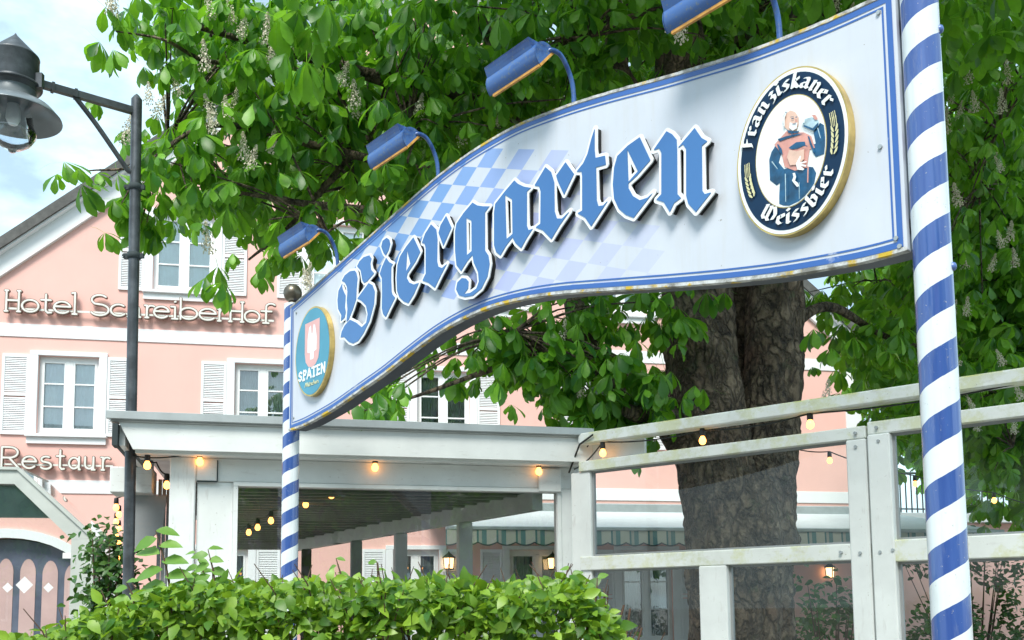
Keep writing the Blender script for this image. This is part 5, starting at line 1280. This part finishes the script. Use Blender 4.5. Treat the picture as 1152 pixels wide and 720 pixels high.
def shoot(px, py0, py1, n, sz0, Y=3.3, lean=8):
    a, b = at(px, py0, Y), at(px-lean, py1, Y); a = a-Vector((h0.x, h0.y, 0)); b = b-Vector((h0.x, h0.y, 0)); P = bez([a, a.lerp(b, .5)+Vector((.012, 0, 0)), b], 4)
    mb = MB(); mb.tube(P, [.0035]*(len(P)-3)+[.003, .002, .0015], 5, cap=False); mb.build('shoot_stem', M['twig'], hedge, fixn=False)
    L = []; Y_ = []; S = []
    for i in range(n):
        t = .25+.75*i/max(1, n-1); q = a.lerp(b, t); sd = -1 if i % 2 else 1
        L.append(tuple(q)); Y_.append((sd*1.6, -.5, .35)); S.append(sz0*(1.1-.4*t))
    link('shoot_leaves', scatter(L, S, OVATE, (0, -.75, .7), .15, Y_), M['sprout_leaf'], hedge)
shoot(193, 690, 597, 9, .115, 3.3, 18); shoot(240, 680, 618, 9, .075, 3.35, 6); shoot(232, 672, 622, 6, .06, 3.4, 12); shoot(205, 690, 650, 6, .08, 3.3, -14)
shoot(382, 672, 628, 5, .05, 3.4, 4); shoot(418, 670, 632, 4, .05, 3.4, -6); shoot(645, 690, 640, 6, .06, 3.4, 3); shoot(660, 700, 650, 5, .06, 3.3, -12); shoot(150, 690, 655, 5, .07, 3.3, 8)

# ---- ivy at the left return of the pavilion and shrubs behind the fence
def bush(name, label, cat, box, n, size, m='ivy_leaf', stem=True, group=None):
    (x0, x1), (y0, y1), (z0, z1) = box; t = thing(name, ((x0+x1)/2, (y0+y1)/2, 0), 0, label, cat, group); P = []; cx, cy = (x0+x1)/2, (y0+y1)/2
    C_ = [(rng.uniform(x0, x1)-cx, rng.uniform(y0, y1)-cy, rng.uniform(z0, z1)) for _ in range(max(4, n//22))]
    for i in range(n): c = np.array(C_[rng.integers(len(C_))]); P.append(c+rng.normal(0, 1, 3)*np.array((.10, .10, .10)))
    link('leaves', scatter(P, rng.uniform(size*.7, size*1.3, n), OVATE, (0, -.5, .8), .5), M[m], t)
    mb = MB()
    for c in C_[:24]: mb.tube(bez([(c[0]*.2, c[1]*.2, 0), (c[0]*.6, c[1]*.6, c[2]*.5), c], 3), [.014]*4+[.008]*2+[.004], 5, cap=False)
    mb.build('stems', M['twig'], t, fixn=False); return t
a, b = at(104, 640, 9.2), at(134, 640, 9.2)
bush('ivy', 'dark climbing ivy in the gap between the glass porch and the lamp post', 'plant', ((a.x, b.x), (9.1, 9.5), (.3, at(120, 605, 9.3).z)), 2400, .075)
a, b = at(905, 690, 12), at(965, 690, 12)
bush('shrub', 'thin-leaved dark shrub low behind the fence, right of the chestnut trunk', 'shrub', ((a.x, b.x), (11.8, 12.4), (.3, at(930, 655, 12).z)), 500, .10)
a, b = at(1030, 640, 17), at(1170, 640, 17)
bush('climbing_ivy', 'ivy climbing the pink annex wall, seen through the glass at lower right', 'plant', ((a.x, b.x), (17.0, 17.6), (.2, 2.7)), 1300, .11)
a, b = at(900, 690, 13.5), at(1200, 690, 13)
bush('low_hedge', 'low clipped dark green hedge along the foot of the wall behind the fence', 'hedge', ((a.x, b.x), (13.2, 13.6), (.1, 1.38)), 2200, .09)
a, b = at(662, 715, 9.5), at(720, 715, 9.5)
bush('shrub', 'small glossy shrub behind the fence pane, just right of the hedge end', 'shrub', ((a.x, b.x), (9.3, 9.9), (.2, at(700, 700, 9.5).z)), 260, .09, 'hedge_leaf')

# ---- what stands across the street, behind the viewer (it shows in the glass)
hx = thing('house', (-3, -19, 0), PI, 'grey house across the street, seen only as a reflection in the pavilion glass', 'building')
M['grey_render'] = render_wall('grey_render', (.30, .29, .27))
W_ = [(-8+3.1*i+.0, -8+3.1*i+1.1, z, z+1.5) for i in range(-5, 11) for z in (1.2, 4.2)]
link('wall', cut([[(-26, 0), (26, 0), (26, 8.2), (0, 8.2), (-26, 8.2)]]+[rect(*q) for q in W_], 0, .3, 'wall'), M['grey_render'], hx)
mb = MB(); mb.prism_x([(-.5, 8.1), (5, 12), (10.5, 8.1), (10, 8.1), (0, 8.1)], -26.4, 26.4); mb.build('roof', M['rooftile'], hx)
mb = MB(); mb.box(-25.9, 25.9, .31, 9.9, 0, 7.05); mb.build('inner_rooms', M['dark_room'], hx)
for a, b, c, d in W_:
    mb = MB(); mb.box(a, a+.08, .05, .12, c, d); mb.box(b-.08, b, .05, .12, c, d); mb.box((a+b)/2-.05, (a+b)/2+.05, .05, .12, c, d); mb.box(a, b, .04, .13, d-.09, d); mb.box(a, b, .04, .13, c, c+.09); mb.build('window', M['sash'], hx)
for x, y, h, r_, lab, sd in ((4.5, -11, 9, 3.0, 'street tree behind the viewer, mirrored as a green patch in the pavilion glass', 21), (-7.5, -13, 8.5, 2.8, 'street tree behind the viewer, mirrored at the left of the pavilion glass', 22), (-13, -8, 9.5, 3.4, 'street tree behind the viewer, mirrored in the fence glass', 23), (12, -13, 9, 3.2, 'street tree behind the viewer, mirrored at the right of the pavilion glass', 24)):
    far_tree(x, y, h, r_, lab, 1300, sd, .42)
